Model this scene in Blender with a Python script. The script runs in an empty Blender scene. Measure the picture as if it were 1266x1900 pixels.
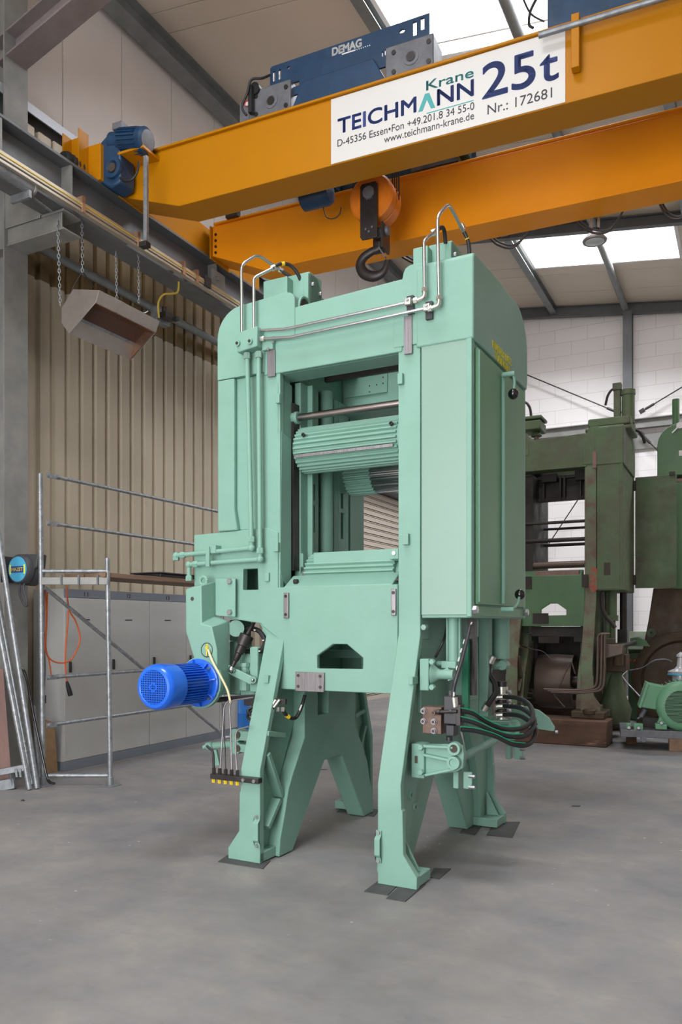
import bpy, bmesh, math, random
from mathutils import Vector, Matrix, geometry
random.seed(7)
S = bpy.context.scene
COL = S.collection

# ---------------------------------------------------------------- camera, world, light, exposure
F, CX, HY, H = 1480.0, 633.0, 1160.0, 1.6     # focal length in px, principal column, horizon row, eye height
cam = bpy.data.cameras.new('camera')
cam.sensor_fit = 'VERTICAL'; cam.sensor_height = 36.0
cam.lens = F / 1900 * 36.0
cam.shift_y = (HY - 950) / 1900.0
cam.clip_end = 200
co = bpy.data.objects.new('camera', cam); COL.objects.link(co)
co.location = (0, 0, H); co.rotation_euler = (math.pi / 2, 0, 0)
S.camera = co
S.view_settings.view_transform = 'Standard'
S.view_settings.look = 'None'
S.view_settings.gamma = 1.0
S.view_settings.use_curve_mapping = False
S.view_settings.exposure = 0.1
W = bpy.data.worlds.new('overcast_sky'); S.world = W; W.use_nodes = True
W.node_tree.nodes['Background'].inputs[0].default_value = (0.93, 0.96, 1.0, 1)
W.node_tree.nodes['Background'].inputs[1].default_value = 3.0


class Fr:
    """A level frame of the hall: x to the right, y into depth, z up; yaw turns y towards the right."""
    def __init__(s, o, yaw, oz=0.0):
        s.o = o; s.oz = oz; s.yaw = yaw
        a = math.radians(yaw); s.c = math.cos(a); s.s = math.sin(a)

    def loc(s, X, Y):
        X -= s.o[0]; Y -= s.o[1]
        return X * s.c - Y * s.s, X * s.s + Y * s.c

    def world(s, x, y, z):
        return Vector((x * s.c + y * s.s + s.o[0], -x * s.s + y * s.c + s.o[1], z + s.oz))

    def ray(s, px, py):
        k = (px - CX) / F
        return s.loc(0, 0), (k * s.c - s.s, k * s.s + s.c), (HY - py) / F

    def at(s, px, py, t):
        o, d, h = s.ray(px, py)
        return (o[0] + t * d[0], o[1] + t * d[1], H + t * h - s.oz)

    def V(s, px, py, y):            # point of the real plane y = const
        o, d, h = s.ray(px, py); return s.at(px, py, (y - o[1]) / d[1])

    def U(s, px, py, x):            # point of the real plane x = const
        o, d, h = s.ray(px, py); return s.at(px, py, (x - o[0]) / d[0])

    def Z(s, px, py, z):            # point of the real level plane z = const
        o, d, h = s.ray(px, py); return s.at(px, py, (z + s.oz - H) / h)


BLD = Fr((0, 0), 27.1)              # the hall
CRN = Fr((0, 0), 24.6)              # the bridge crane
SAW = Fr((-0.042, 5.415), 28, 0.006)       # the repainted gang saw
OLD = Fr((2.983, 11.34), 27, 0.44)  # the worn gang saw on timbers
WLD = Fr((0, 0), 0)


def area(name, loc, rot, sx, sy, power, col=(1, 1, 1)):
    l = bpy.data.lights.new(name, 'AREA'); l.shape = 'RECTANGLE'; l.size = sx; l.size_y = sy
    l.energy = power; l.color = col
    o = bpy.data.objects.new(name, l); COL.objects.link(o)
    o.location = loc; o.rotation_euler = rot
    return o


def rz(fr): return -math.radians(fr.yaw)


# daylight through the open gate behind the photographer and through the roof lights
area('gate_daylight', BLD.world(-2.6, -4.1, 2.5), (math.radians(90), 0, rz(BLD)), 6.0, 4.6, 430, (1.0, 0.98, 0.96))
area('high_window_daylight', BLD.world(-1.2, -4.1, 7.3), (math.radians(68), 0, rz(BLD)), 10.0, 2.6, 300, (0.98, 0.99, 1.0))
for q0, q1 in ((8.7, 10.4), (15.3, 16.8), (2.0, 3.6), (-2.6, -1.0)):
    area('skylight_daylight' if q0 < 9 else 'skylight_by_block_wall', BLD.world(-2.3, (q0 + q1) / 2, 9.75), (0, math.radians(7.5), rz(BLD)), 3.6, 1.9, 420 if q0 < 9 else 1100, (0.97, 0.98, 1.0))

area('added_far_bay_light', BLD.world(3.0, 16.0, 9.1), (0, math.radians(7.5), rz(BLD)), 3.4, 1.4, 600, (0.97, 0.98, 1.0))  # unseen roof light, added to brighten the block wall

# ---------------------------------------------------------------- materials
def mat(name, col, rough=0.5, metal=0.0, col2=None, scale=6.0, amount=0.5, detail=6.0, bump=0.0, bscale=60.0, rvar=0.0,
        lo=0.35, hi=0.65, spec=0.5, coat=0.0, stretch=None, col3=None, scale3=2.0, lo3=.5, hi3=.65):
    m = bpy.data.materials.new(name); m.use_nodes = True
    nt = m.node_tree; N = nt.nodes; L = nt.links
    b = N['Principled BSDF']
    b.inputs['Base Color'].default_value = (*col, 1)
    b.inputs['Roughness'].default_value = rough
    b.inputs['Metallic'].default_value = metal
    b.inputs['Specular IOR Level'].default_value = spec
    b.inputs['Coat Weight'].default_value = coat
    tc = N.new('ShaderNodeTexCoord')
    vec = tc.outputs['Object']
    if stretch:
        mp = N.new('ShaderNodeMapping'); mp.inputs['Scale'].default_value = stretch
        L.new(vec, mp.inputs['Vector']); vec = mp.outputs['Vector']
    out = None
    def noise(sc, dt):
        n = N.new('ShaderNodeTexNoise'); n.inputs['Scale'].default_value = sc; n.inputs['Detail'].default_value = dt
        n.inputs['Roughness'].default_value = 0.65
        L.new(vec, n.inputs['Vector']); return n.outputs['Fac']
    def ramp(fac, a, z):
        r = N.new('ShaderNodeMapRange'); r.inputs['From Min'].default_value = a; r.inputs['From Max'].default_value = z
        L.new(fac, r.inputs['Value']); return r.outputs['Result']
    def mix(fac, a, c, am):
        x = N.new('ShaderNodeMix'); x.data_type = 'RGBA'
        mu = N.new('ShaderNodeMath'); mu.operation = 'MULTIPLY'; mu.inputs[1].default_value = am
        L.new(fac, mu.inputs[0]); L.new(mu.outputs[0], x.inputs['Factor'])
        if isinstance(a, tuple): x.inputs['A'].default_value = (*a, 1)
        else: L.new(a, x.inputs['A'])
        x.inputs['B'].default_value = (*c, 1)
        return x.outputs['Result']
    if col2:
        f = ramp(noise(scale, detail), lo, hi)
        out = mix(f, col, col2, amount)
    if col3:
        f3 = ramp(noise(scale3, 8), lo3, hi3)
        out = mix(f3, out if out is not None else col, col3, 1.0)
    if out is not None: L.new(out, b.inputs['Base Color'])
    if rvar:
        r = N.new('ShaderNodeMapRange'); r.inputs['To Min'].default_value = max(0.02, rough - rvar); r.inputs['To Max'].default_value = min(1, rough + rvar)
        r.inputs['From Min'].default_value = .3; r.inputs['From Max'].default_value = .7
        L.new(noise(scale * 1.7, 5), r.inputs['Value']); L.new(r.outputs['Result'], b.inputs['Roughness'])
    if bump:
        bp = N.new('ShaderNodeBump'); bp.inputs['Strength'].default_value = bump; bp.inputs['Distance'].default_value = 0.01
        L.new(noise(bscale, 3), bp.inputs['Height']); L.new(bp.outputs['Normal'], b.inputs['Normal'])
    return m


def srgb(r, g, b):
    f = lambda c: (c / 255 / 12.92) if c / 255 <= 0.04045 else ((c / 255 + 0.055) / 1.055) ** 2.4
    return (f(r), f(g), f(b))


M = {}
M['green'] = mat('green_machine_paint', srgb(129, 169, 155), 0.45, spec=.3, col2=srgb(120, 160, 145), scale=3, amount=.6, bump=.12, bscale=22, rvar=.06)
M['panel'] = mat('green_sheet_paint', srgb(128, 160, 146), 0.36, col2=srgb(122, 154, 140), scale=2, amount=.5)
M['door'] = mat('green_door_paint', srgb(112, 160, 126), 0.45, spec=.3, col2=srgb(103, 143, 117), scale=2, amount=.5, bump=.05, bscale=8)
M['green_band'] = mat('emerald_guide_strip', srgb(18, 128, 92), 0.5, col2=srgb(15, 110, 80), scale=4)
M['yellow'] = mat('crane_yellow_paint', srgb(184, 120, 0), 0.45, spec=.25, col2=srgb(178, 114, 0), scale=2.0, amount=.6, bump=.04, bscale=12)
M['orange'] = mat('crane_orange_brightened', srgb(242, 152, 8), 0.5, spec=.3, col2=srgb(234, 144, 6), scale=2.0, amount=.6, col3=srgb(150, 104, 28), scale3=9, lo3=.72, hi3=.8)  # more orange paint, brightened to offset the weaker light on the second girder
M['hook_orange'] = mat('hook_orange_paint', srgb(226, 128, 28), 0.45, col2=srgb(190, 96, 20), scale=5, amount=.6, bump=.1, bscale=30)
M['crane_blue'] = mat('hoist_blue_paint', srgb(32, 66, 100), 0.45, col2=srgb(23, 50, 78), scale=7, amount=.7, rvar=.1)
M['motor_blue'] = mat('bright_blue_enamel', srgb(28, 104, 226), 0.28, col2=srgb(24, 96, 214), scale=3, coat=.3)
M['barrel_blue'] = mat('blue_drum_paint', srgb(40, 120, 205), 0.45, col2=srgb(35, 105, 185), scale=5)
M['castgrey'] = mat('grey_cast_iron', srgb(120, 122, 128), 0.55, 0.3, col2=srgb(92, 95, 102), scale=9, amount=.7, bump=.15, bscale=50)
M['galv'] = mat('galvanised_steel', srgb(150, 154, 158), 0.48, 0.55, col2=srgb(118, 122, 128), scale=14, amount=.8, bump=.08, bscale=40, rvar=.1)
M['tube'] = mat('weathered_scaffold_tube', srgb(165, 170, 175), 0.42, 0.6, col2=srgb(120, 124, 128), scale=18, amount=.8, col3=srgb(208, 206, 200), scale3=34, lo3=.6, hi3=.68, bump=.1, bscale=90)
M['steelbeam'] = mat('grey_painted_beam', srgb(104, 106, 108), 0.5, .1, col2=srgb(90, 92, 95), scale=3, amount=.7, rvar=.1)
M['column'] = mat('grey_column_steel', srgb(142, 141, 137), 0.5, .15, col2=srgb(120, 121, 120), scale=3.5, amount=.8, bump=.05, bscale=40, rvar=.1)
M['purlin'] = mat('grey_purlin', srgb(132, 136, 136), 0.5, .3, col2=srgb(112, 116, 116), scale=4, amount=.7)
M['chrome'] = mat('polished_steel', srgb(196, 196, 198), 0.2, 1.0)
M['pipe'] = mat('bright_zinc_pipe', srgb(205, 207, 210), 0.25, 1.0)
M['zinc'] = mat('zinc_fitting', srgb(200, 198, 190), 0.32, .9)
M['bolt'] = mat('zinc_bolt', srgb(176, 177, 182), 0.34, .9)
M['ground'] = mat('ground_bare_steel', srgb(150, 146, 150), 0.38, .6, col2=srgb(112, 108, 112), scale=8, amount=.8, stretch=(14, 14, .5))
M['shaft'] = mat('turned_shaft_steel', srgb(170, 160, 158), 0.28, 1.0, col2=srgb(120, 108, 104), scale=3, amount=.7, stretch=(.6, 6, 6))
M['darksteel'] = mat('dark_steel', srgb(66, 62, 62), 0.42, .5, col2=srgb(46, 44, 44), scale=8, amount=.7)
M['black'] = mat('black_rubber', srgb(34, 34, 36), 0.5, col2=srgb(26, 26, 28), scale=20)
M['blackplastic'] = mat('black_plastic', srgb(44, 44, 50), 0.42, col2=srgb(52, 52, 58), scale=5)
M['knob'] = mat('black_ball_knob', srgb(16, 16, 20), 0.15, coat=.4)
M['hosewhite'] = mat('white_hose_print', srgb(220, 220, 220), 0.6)
M['brassy'] = mat('yellow_plug', srgb(222, 190, 40), 0.45)
M['yelcable'] = mat('cream_cable', srgb(226, 214, 170), 0.5)
M['rust'] = mat('rusty_valve_block', srgb(120, 98, 88), 0.55, .25, col2=srgb(92, 70, 60), scale=10, amount=.9, bump=.15, bscale=40)
M['mat'] = mat('rubber_sheet', srgb(64, 66, 68), 0.75, col2=srgb(82, 82, 82), scale=8, amount=.7, bump=.3, bscale=30)
M['yeltext'] = mat('yellow_letter_paint', srgb(255, 240, 50), 0.5)
M['white'] = mat('white_sign_board', srgb(214, 212, 210), 0.4)
M['signblue'] = mat('navy_sign_ink', srgb(40, 66, 140), 0.45)
M['signteal'] = mat('teal_sign_ink', srgb(60, 160, 160), 0.45)
M['signblack'] = mat('dark_sign_ink', srgb(40, 42, 52), 0.5)
M['whitepaint'] = mat('white_lettering', srgb(236, 236, 236), 0.5)
M['redmark'] = mat('red_mark', srgb(190, 40, 40), 0.5)
M['beigebox'] = mat('beige_plastic', srgb(196, 184, 164), 0.5, col2=srgb(180, 168, 148), scale=4)
M['copper'] = mat('copper_bracket', srgb(176, 140, 112), 0.45, .5)
M['aluminium'] = mat('aluminium_rail', srgb(190, 182, 168), 0.4, .6, col2=srgb(168, 158, 142), scale=6, stretch=(1, .1, 1))
M['heater'] = mat('heater_stainless', srgb(172, 164, 158), 0.4, .65, col2=srgb(150, 142, 136), scale=4)
M['ceramic'] = mat('heater_ceramic', srgb(92, 62, 50), 0.7, col2=srgb(70, 46, 38), scale=30, bump=.3, bscale=120)
M['burnt'] = mat('heat_tinted_steel', srgb(150, 104, 70), 0.3, .8, col2=srgb(180, 160, 150), scale=5)
M['yellowhose'] = mat('yellow_gas_hose', srgb(196, 168, 60), 0.5)
M['locker'] = mat('pale_grey_locker', srgb(184, 184, 182), 0.42, col2=srgb(176, 175, 172), scale=2, amount=.6, rvar=.05)
M['lockerdark'] = mat('grey_locker_trim', srgb(118, 124, 134), 0.45, col2=srgb(108, 114, 124), scale=2)
M['plank'] = mat('scaffold_board', srgb(142, 116, 96), 0.75, col2=srgb(104, 82, 66), scale=6, amount=.9, stretch=(1, .12, 1), bump=.3, bscale=40)
M['timber'] = mat('old_oak_timber', srgb(104, 78, 62), 0.85, col2=srgb(66, 48, 40), scale=5, amount=.95, bump=.5, bscale=30, stretch=(.35, 1, 1), col3=srgb(134, 106, 88), scale3=7, lo3=.58, hi3=.72)
M['reddish'] = mat('reddish_board', srgb(146, 118, 112), 0.8, col2=srgb(120, 92, 86), scale=5, amount=.8, stretch=(1, 1, .15))
M['hardboard'] = mat('brown_chipboard', srgb(140, 112, 82), 0.85, col2=srgb(112, 84, 60), scale=14)
M['orangecord'] = mat('orange_cord', srgb(206, 96, 44), 0.55)
M['reelblue'] = mat('light_blue_label', srgb(74, 168, 208), 0.4)
M['reelgrey'] = mat('dark_grey_reel', srgb(66, 66, 70), 0.55, col2=srgb(56, 56, 60), scale=8)
M['lampgrey'] = mat('grey_lamp_housing', srgb(150, 140, 138), 0.5, .3)
M['lens'] = mat('lamp_glass', srgb(196, 198, 202), 0.2)
def old(name, a, b, c, lo3=.5, hi3=.62, sc=2.2):
    return mat(name, a, 0.6, col2=b, scale=2.4, amount=.85, detail=9, bump=.2, bscale=30, rvar=.15, col3=c, scale3=sc, lo3=lo3, hi3=hi3)
M['olda'] = old('worn_green_paint', srgb(84, 108, 76), srgb(86, 88, 68), srgb(82, 74, 62), .54, .7)
M['oldleg'] = old('chipped_green_paint', srgb(98, 124, 94), srgb(110, 94, 80), srgb(104, 86, 74), .48, .6, 4)
M['oldgrease'] = old('greasy_dark_iron', srgb(52, 46, 42), srgb(36, 31, 29), srgb(62, 56, 46), .55, .7)
M['oldrust'] = old('rusty_iron', srgb(84, 66, 46), srgb(56, 42, 32), srgb(60, 64, 46), .55, .7, 3)
M['oldclean'] = mat('faded_green_paint', srgb(88, 124, 88), 0.5, col2=srgb(78, 110, 78), scale=2, amount=.8, rvar=.1)
M['primer'] = mat('red_primer_patch', srgb(160, 74, 60), 0.6, col2=srgb(112, 108, 84), scale=14, amount=1, lo=.46, hi=.54)
M['drum'] = mat('brown_steel_drum', srgb(106, 90, 82), 0.42, .4, col2=srgb(84, 70, 64), scale=4)
M['greenmotor'] = mat('sea_green_motor_paint', srgb(104, 158, 124), 0.4, col2=srgb(94, 146, 114), scale=3)
M['rag'] = mat('pale_cleaning_rag', srgb(190, 178, 176), 0.9, col2=srgb(140, 112, 108), scale=12)
M['foil'] = mat('plastic_film', srgb(200, 202, 208), 0.25, .2)
M['glass'] = bpy.data.materials.new('clear_roof_glazing'); M['glass'].use_nodes = True
_n = M['glass'].node_tree; _n.nodes.clear()
_o = _n.nodes.new('ShaderNodeOutputMaterial'); _m = _n.nodes.new('ShaderNodeMixShader'); _t = _n.nodes.new('ShaderNodeBsdfTransparent'); _g = _n.nodes.new('ShaderNodeBsdfGlossy')
_m.inputs[0].default_value = .05; _g.inputs['Roughness'].default_value = .1; _t.inputs[0].default_value = (.95, .96, .97, 1)
_n.links.new(_t.outputs[0], _m.inputs[1]); _n.links.new(_g.outputs[0], _m.inputs[2]); _n.links.new(_m.outputs[0], _o.inputs[0])
M['light_on'] = None

# ---------------------------------------------------------------- mesh building
class B:
    def __init__(s): s.bm = bmesh.new()

    def face(s, vs):
        try: return s.bm.faces.new(vs)
        except ValueError: return None

    def hexa(s, p):                      # 8 points: bottom ring 0-3, top ring 4-7
        v = [s.bm.verts.new(q) for q in p]
        for f in ((3, 2, 1, 0), (4, 5, 6, 7), (0, 1, 5, 4), (1, 2, 6, 5), (2, 3, 7, 6), (3, 0, 4, 7)): s.face([v[i] for i in f])
        return s

    def box(s, x0, x1, y0, y1, z0, z1):
        return s.hexa([(x0, y0, z0), (x1, y0, z0), (x1, y1, z0), (x0, y1, z0), (x0, y0, z1), (x1, y0, z1), (x1, y1, z1), (x0, y1, z1)])

    def bar(s, a, b, w, h, up=(0, 0, 1)):  # box along a segment, w across, h along up
        a = Vector(a); b = Vector(b); d = (b - a).normalized(); up = Vector(up)
        r = d.cross(up)
        if r.length < 1e-5: r = d.cross(Vector((1, 0, 0)))
        r.normalize(); u = r.cross(d).normalized()
        r *= w / 2; u *= h / 2
        return s.hexa([a - r - u, a + r - u, b + r - u, b - r - u, a - r + u, a + r + u, b + r + u, b - r + u])

    def prism(s, pts, axis, a0, a1, holes=()):
        def P(q, a):
            return {'x': (a, q[0], q[1]), 'y': (q[0], a, q[1]), 'z': (q[0], q[1], a)}[axis]
        loops = [list(pts)] + [list(h) for h in holes]
        allv = [[s.bm.verts.new(P(q, a)) for l in loops for q in l] for a in (a0, a1)]
        if holes:
            tris = geometry.tessellate_polygon([[Vector((q[0], q[1], 0)) for q in l] for l in loops])
            for vv in allv:
                for t in tris: s.face([vv[i] for i in t])
        else:
            for vv in allv: s.face(vv)
        k = 0
        for l in loops:
            n = len(l)
            for i in range(n):
                j = (i + 1) % n
                s.face([allv[0][k + i], allv[0][k + j], allv[1][k + j], allv[1][k + i]])
            k += n
        return s

    def cyl(s, a, b, r, r2=None, seg=24, caps=True):
        return s.lathe(a, Vector(b) - Vector(a), [(0, r), (1, r if r2 is None else r2)], seg, caps, True)

    def lathe(s, o, d, prof, seg=24, caps=True, rel=False, phase=0.0):
        o = Vector(o); d = Vector(d); ln = d.length; d.normalize()
        a = d.orthogonal().normalized()
        if abs(d.z) < .99: a = d.cross(Vector((0, 0, 1))).normalized()
        b = d.cross(a)
        rings = []
        for t, r in prof:
            c = o + d * (t * ln if rel else t)
            if r < 1e-6: rings.append([s.bm.verts.new(c)])
            else:
                rings.append([s.bm.verts.new(c + (a * math.cos(phase + 2 * math.pi * i / seg) + b * math.sin(phase + 2 * math.pi * i / seg)) * r) for i in range(seg)])
        for r0, r1 in zip(rings, rings[1:]):
            for i in range(seg):
                j = (i + 1) % seg
                if len(r0) == 1 and len(r1) > 1: s.face([r0[0], r1[i], r1[j]])
                elif len(r1) == 1 and len(r0) > 1: s.face([r0[i], r0[j], r1[0]])
                elif len(r0) > 1: s.face([r0[i], r0[j], r1[j], r1[i]])
        if caps:
            for r in (rings[0], rings[-1]):
                if len(r) > 1: s.face(r)
        return s

    def ball(s, c, r, seg=20):
        n = seg // 2
        return s.lathe(Vector(c) - Vector((0, 0, r)), (0, 0, 1), [(r - r * math.cos(math.pi * i / n), r * math.sin(math.pi * i / n)) for i in range(n + 1)], seg, False)

    def hexn(s, c, n, r, h):               # hexagonal nut or bolt head
        n = Vector(n).normalized()
        return s.lathe(Vector(c), n, [(0, r), (h * .8, r), (h, r * .85)], 6)

    def tube(s, pts, r, seg=12, smooth=0, closed=False):
        P = [Vector(p) for p in pts]
        if smooth:
            Q = []
            n = len(P)
            for i in range(n - 1):
                p0, p1, p2, p3 = P[max(i - 1, 0)], P[i], P[i + 1], P[min(i + 2, n - 1)]
                for k in range(smooth):
                    t = k / smooth
                    Q.append(.5 * ((2 * p1) + (-p0 + p2) * t + (2 * p0 - 5 * p1 + 4 * p2 - p3) * t * t + (-p0 + 3 * p1 - 3 * p2 + p3) * t ** 3))
            Q.append(P[-1]); P = Q
        n = len(P); rings = []; a = None
        for i in range(n):
            d0 = (P[i] - P[i - 1]).normalized() if i else (P[1] - P[0]).normalized()
            d1 = (P[i + 1] - P[i]).normalized() if i < n - 1 else d0
            d = (d0 + d1)
            d = d0 if d.length < 1e-4 else d.normalized()
            if a is None: a = d.orthogonal().normalized()
            a = (a - d * a.dot(d)).normalized(); b = d.cross(a)
            k = 1 / max(.55, d.dot(d0))
            rings.append([s.bm.verts.new(P[i] + (a * math.cos(2 * math.pi * j / seg) + b * math.sin(2 * math.pi * j / seg)) * r * (k if 0 < i < n - 1 else 1)) for j in range(seg)])
        for r0, r1 in zip(rings, rings[1:]):
            for j in range(seg): s.face([r0[j], r0[(j + 1) % seg], r1[(j + 1) % seg], r1[j]])
        s.face(rings[0]); s.face(rings[-1])
        return s

    def bent(s, pts, r, bend=.03, n=5, seg=12):     # a pipe with rounded bends
        P = [Vector(p) for p in pts]; Q = [P[0]]
        for i in range(1, len(P) - 1):
            a, b, c = P[i - 1], P[i], P[i + 1]
            k = min(bend, (b - a).length * .45, (c - b).length * .45)
            p = b + (a - b).normalized() * k; q = b + (c - b).normalized() * k
            for j in range(n + 1):
                t = j / n; Q.append(p * (1 - t) ** 2 + b * 2 * t * (1 - t) + q * t * t)
        Q.append(P[-1])
        return s.tube(Q, r, seg)

    def strip(s, rows, th):                # bent plate: rows of (x0, x1, y, z), thickness along y
        f = [[s.bm.verts.new((x, y + k * th, z)) for k in (0, 1) for x in (x0, x1)] for x0, x1, y, z in rows]
        for a, b in zip(f, f[1:]):
            s.face([a[0], a[1], b[1], b[0]]); s.face([a[3], a[2], b[2], b[3]])
            s.face([a[1], a[3], b[3], b[1]]); s.face([a[2], a[0], b[0], b[2]])
        for a in (f[0], f[-1]): s.face([a[0], a[1], a[3], a[2]])
        return s


OFF = {}


def setp(o, label=None, cat=None, group=None, kind=None):
    if label: o['label'] = label
    if cat: o['category'] = cat
    if group: o['group'] = group
    if kind: o['kind'] = kind
    return o


def thing(name, label, cat, fr, loc, group=None):
    o = bpy.data.objects.new(name, None); o.empty_display_size = .1; COL.objects.link(o)
    o.location = fr.world(*loc); o.rotation_euler = (0, 0, rz(fr))
    OFF[o] = (fr, Vector(loc))
    return setp(o, label, cat, group)


def mesh(name, b, m, off, bevel=0.0, smooth=35, seg=2):
    bm = b.bm
    bmesh.ops.remove_doubles(bm, verts=bm.verts, dist=1e-5)
    bmesh.ops.recalc_face_normals(bm, faces=bm.faces)
    bmesh.ops.translate(bm, verts=bm.verts, vec=-off)
    for f in bm.faces: f.smooth = True
    lim = math.radians(smooth)
    for e in bm.edges:
        if len(e.link_faces) != 2 or e.calc_face_angle(0) > lim: e.smooth = False
    me = bpy.data.meshes.new(name); bm.to_mesh(me); bm.free()
    me.materials.append(m if not isinstance(m, str) else M[m])
    o = bpy.data.objects.new(name, me); COL.objects.link(o)
    if bevel:
        md = o.modifiers.new('edge', 'BEVEL'); md.width = bevel; md.segments = seg; md.limit_method = 'ANGLE'; md.angle_limit = math.radians(40)
        md.harden_normals = False
    return o


def part(name, b, m, parent, bevel=0.0, label=None, smooth=35, kind=None):
    fr, off = OFF[parent]
    o = mesh(name, b, m, off, bevel, smooth)
    o.parent = parent; OFF[o] = (fr, off)
    return setp(o, label, kind=kind)


def solo(name, b, m, label, cat, fr, loc, group=None, bevel=0.0, kind=None, smooth=35):
    loc = Vector(loc)
    o = mesh(name, b, m, loc, bevel, smooth)
    o.location = fr.world(*loc); o.rotation_euler = (0, 0, rz(fr)); OFF[o] = (fr, loc)
    return setp(o, label, cat, group, kind)


def struct(name, b, m, fr=BLD, bevel=0.0, parent=None, label=None):
    if parent is not None: return part(name, b, m, parent, bevel, label)
    return solo(name, b, m, label, None, fr, (0, 0, 0), None, bevel, 'structure')


def text(name, string, m, parent, fr, bl, br, ch, normal_out, bold=0.0, space=1.0):
    """Lettering laid on a surface: bl/br = ends of the baseline, ch = height of a capital (frame coordinates)."""
    cu = bpy.data.curves.new(name, 'FONT'); cu.body = string; cu.size = 1; cu.space_character = space; cu.extrude = 0.002
    tmp = bpy.data.objects.new(name, cu); COL.objects.link(tmp)
    dg = bpy.context.evaluated_depsgraph_get()
    me = bpy.data.meshes.new_from_object(tmp.evaluated_get(dg))
    bpy.data.objects.remove(tmp)
    xs = [v.co.x for v in me.vertices]
    x0, x1 = min(xs), max(xs)
    bl = Vector(bl); br = Vector(br); dx = (br - bl) / (x1 - x0); up = Vector((0, 0, 1)) * (ch / .729)
    n = Vector(normal_out).normalized()
    off = OFF[parent][1]
    for v in me.vertices:
        v.co = bl + dx * (v.co.x - x0) + up * v.co.y + n * (0.0015 + v.co.z * .5) - off
    if bold:                                 # heavier strokes: the same outlines laid a hair apart
        bm = bmesh.new(); src = me.copy()
        for sx, sz in ((-1, 0), (1, 0), (0, -1), (0, 1), (-.7, -.7), (.7, .7), (-.7, .7), (.7, -.7)):
            k0 = len(bm.verts); bm.from_mesh(src); bm.verts.ensure_lookup_table()
            for v in bm.verts[k0:]: v.co += (dx.normalized() * sx + Vector((0, 0, sz))) * bold * ch
        bm.to_mesh(me); bm.free()
    me.materials.append(M[m])
    o = bpy.data.objects.new(name, me); COL.objects.link(o); o.parent = parent; OFF[o] = OFF[parent]
    return o


def ttext(name, string, m, parent, fr, y, p_bl, p_br, p_top, bold=0.0):
    a = fr.V(*p_bl, y); b = fr.V(*p_br, y); t = fr.V(*p_top, y)
    b = (b[0], b[1], a[2] * .5 + b[2] * .5); a = (a[0], a[1], b[2])
    return text(name, string, m, parent, fr, a, b, t[2] - a[2], (0, -1, 0), bold)


def arc(cx, cy, r, a0, a1, n):
    return [(cx + r * math.cos(math.radians(a0 + (a1 - a0) * i / n)), cy + r * math.sin(math.radians(a0 + (a1 - a0) * i / n))) for i in range(n + 1)]


def P3(fr, pts):                            # (px, py, depth y) -> frame points
    return [fr.V(a, b, c) for a, b, c in pts]
# ---------------------------------------------------------------- the hall
def zr(p): return 9.55 - .131 * (p + 7.2)


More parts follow.
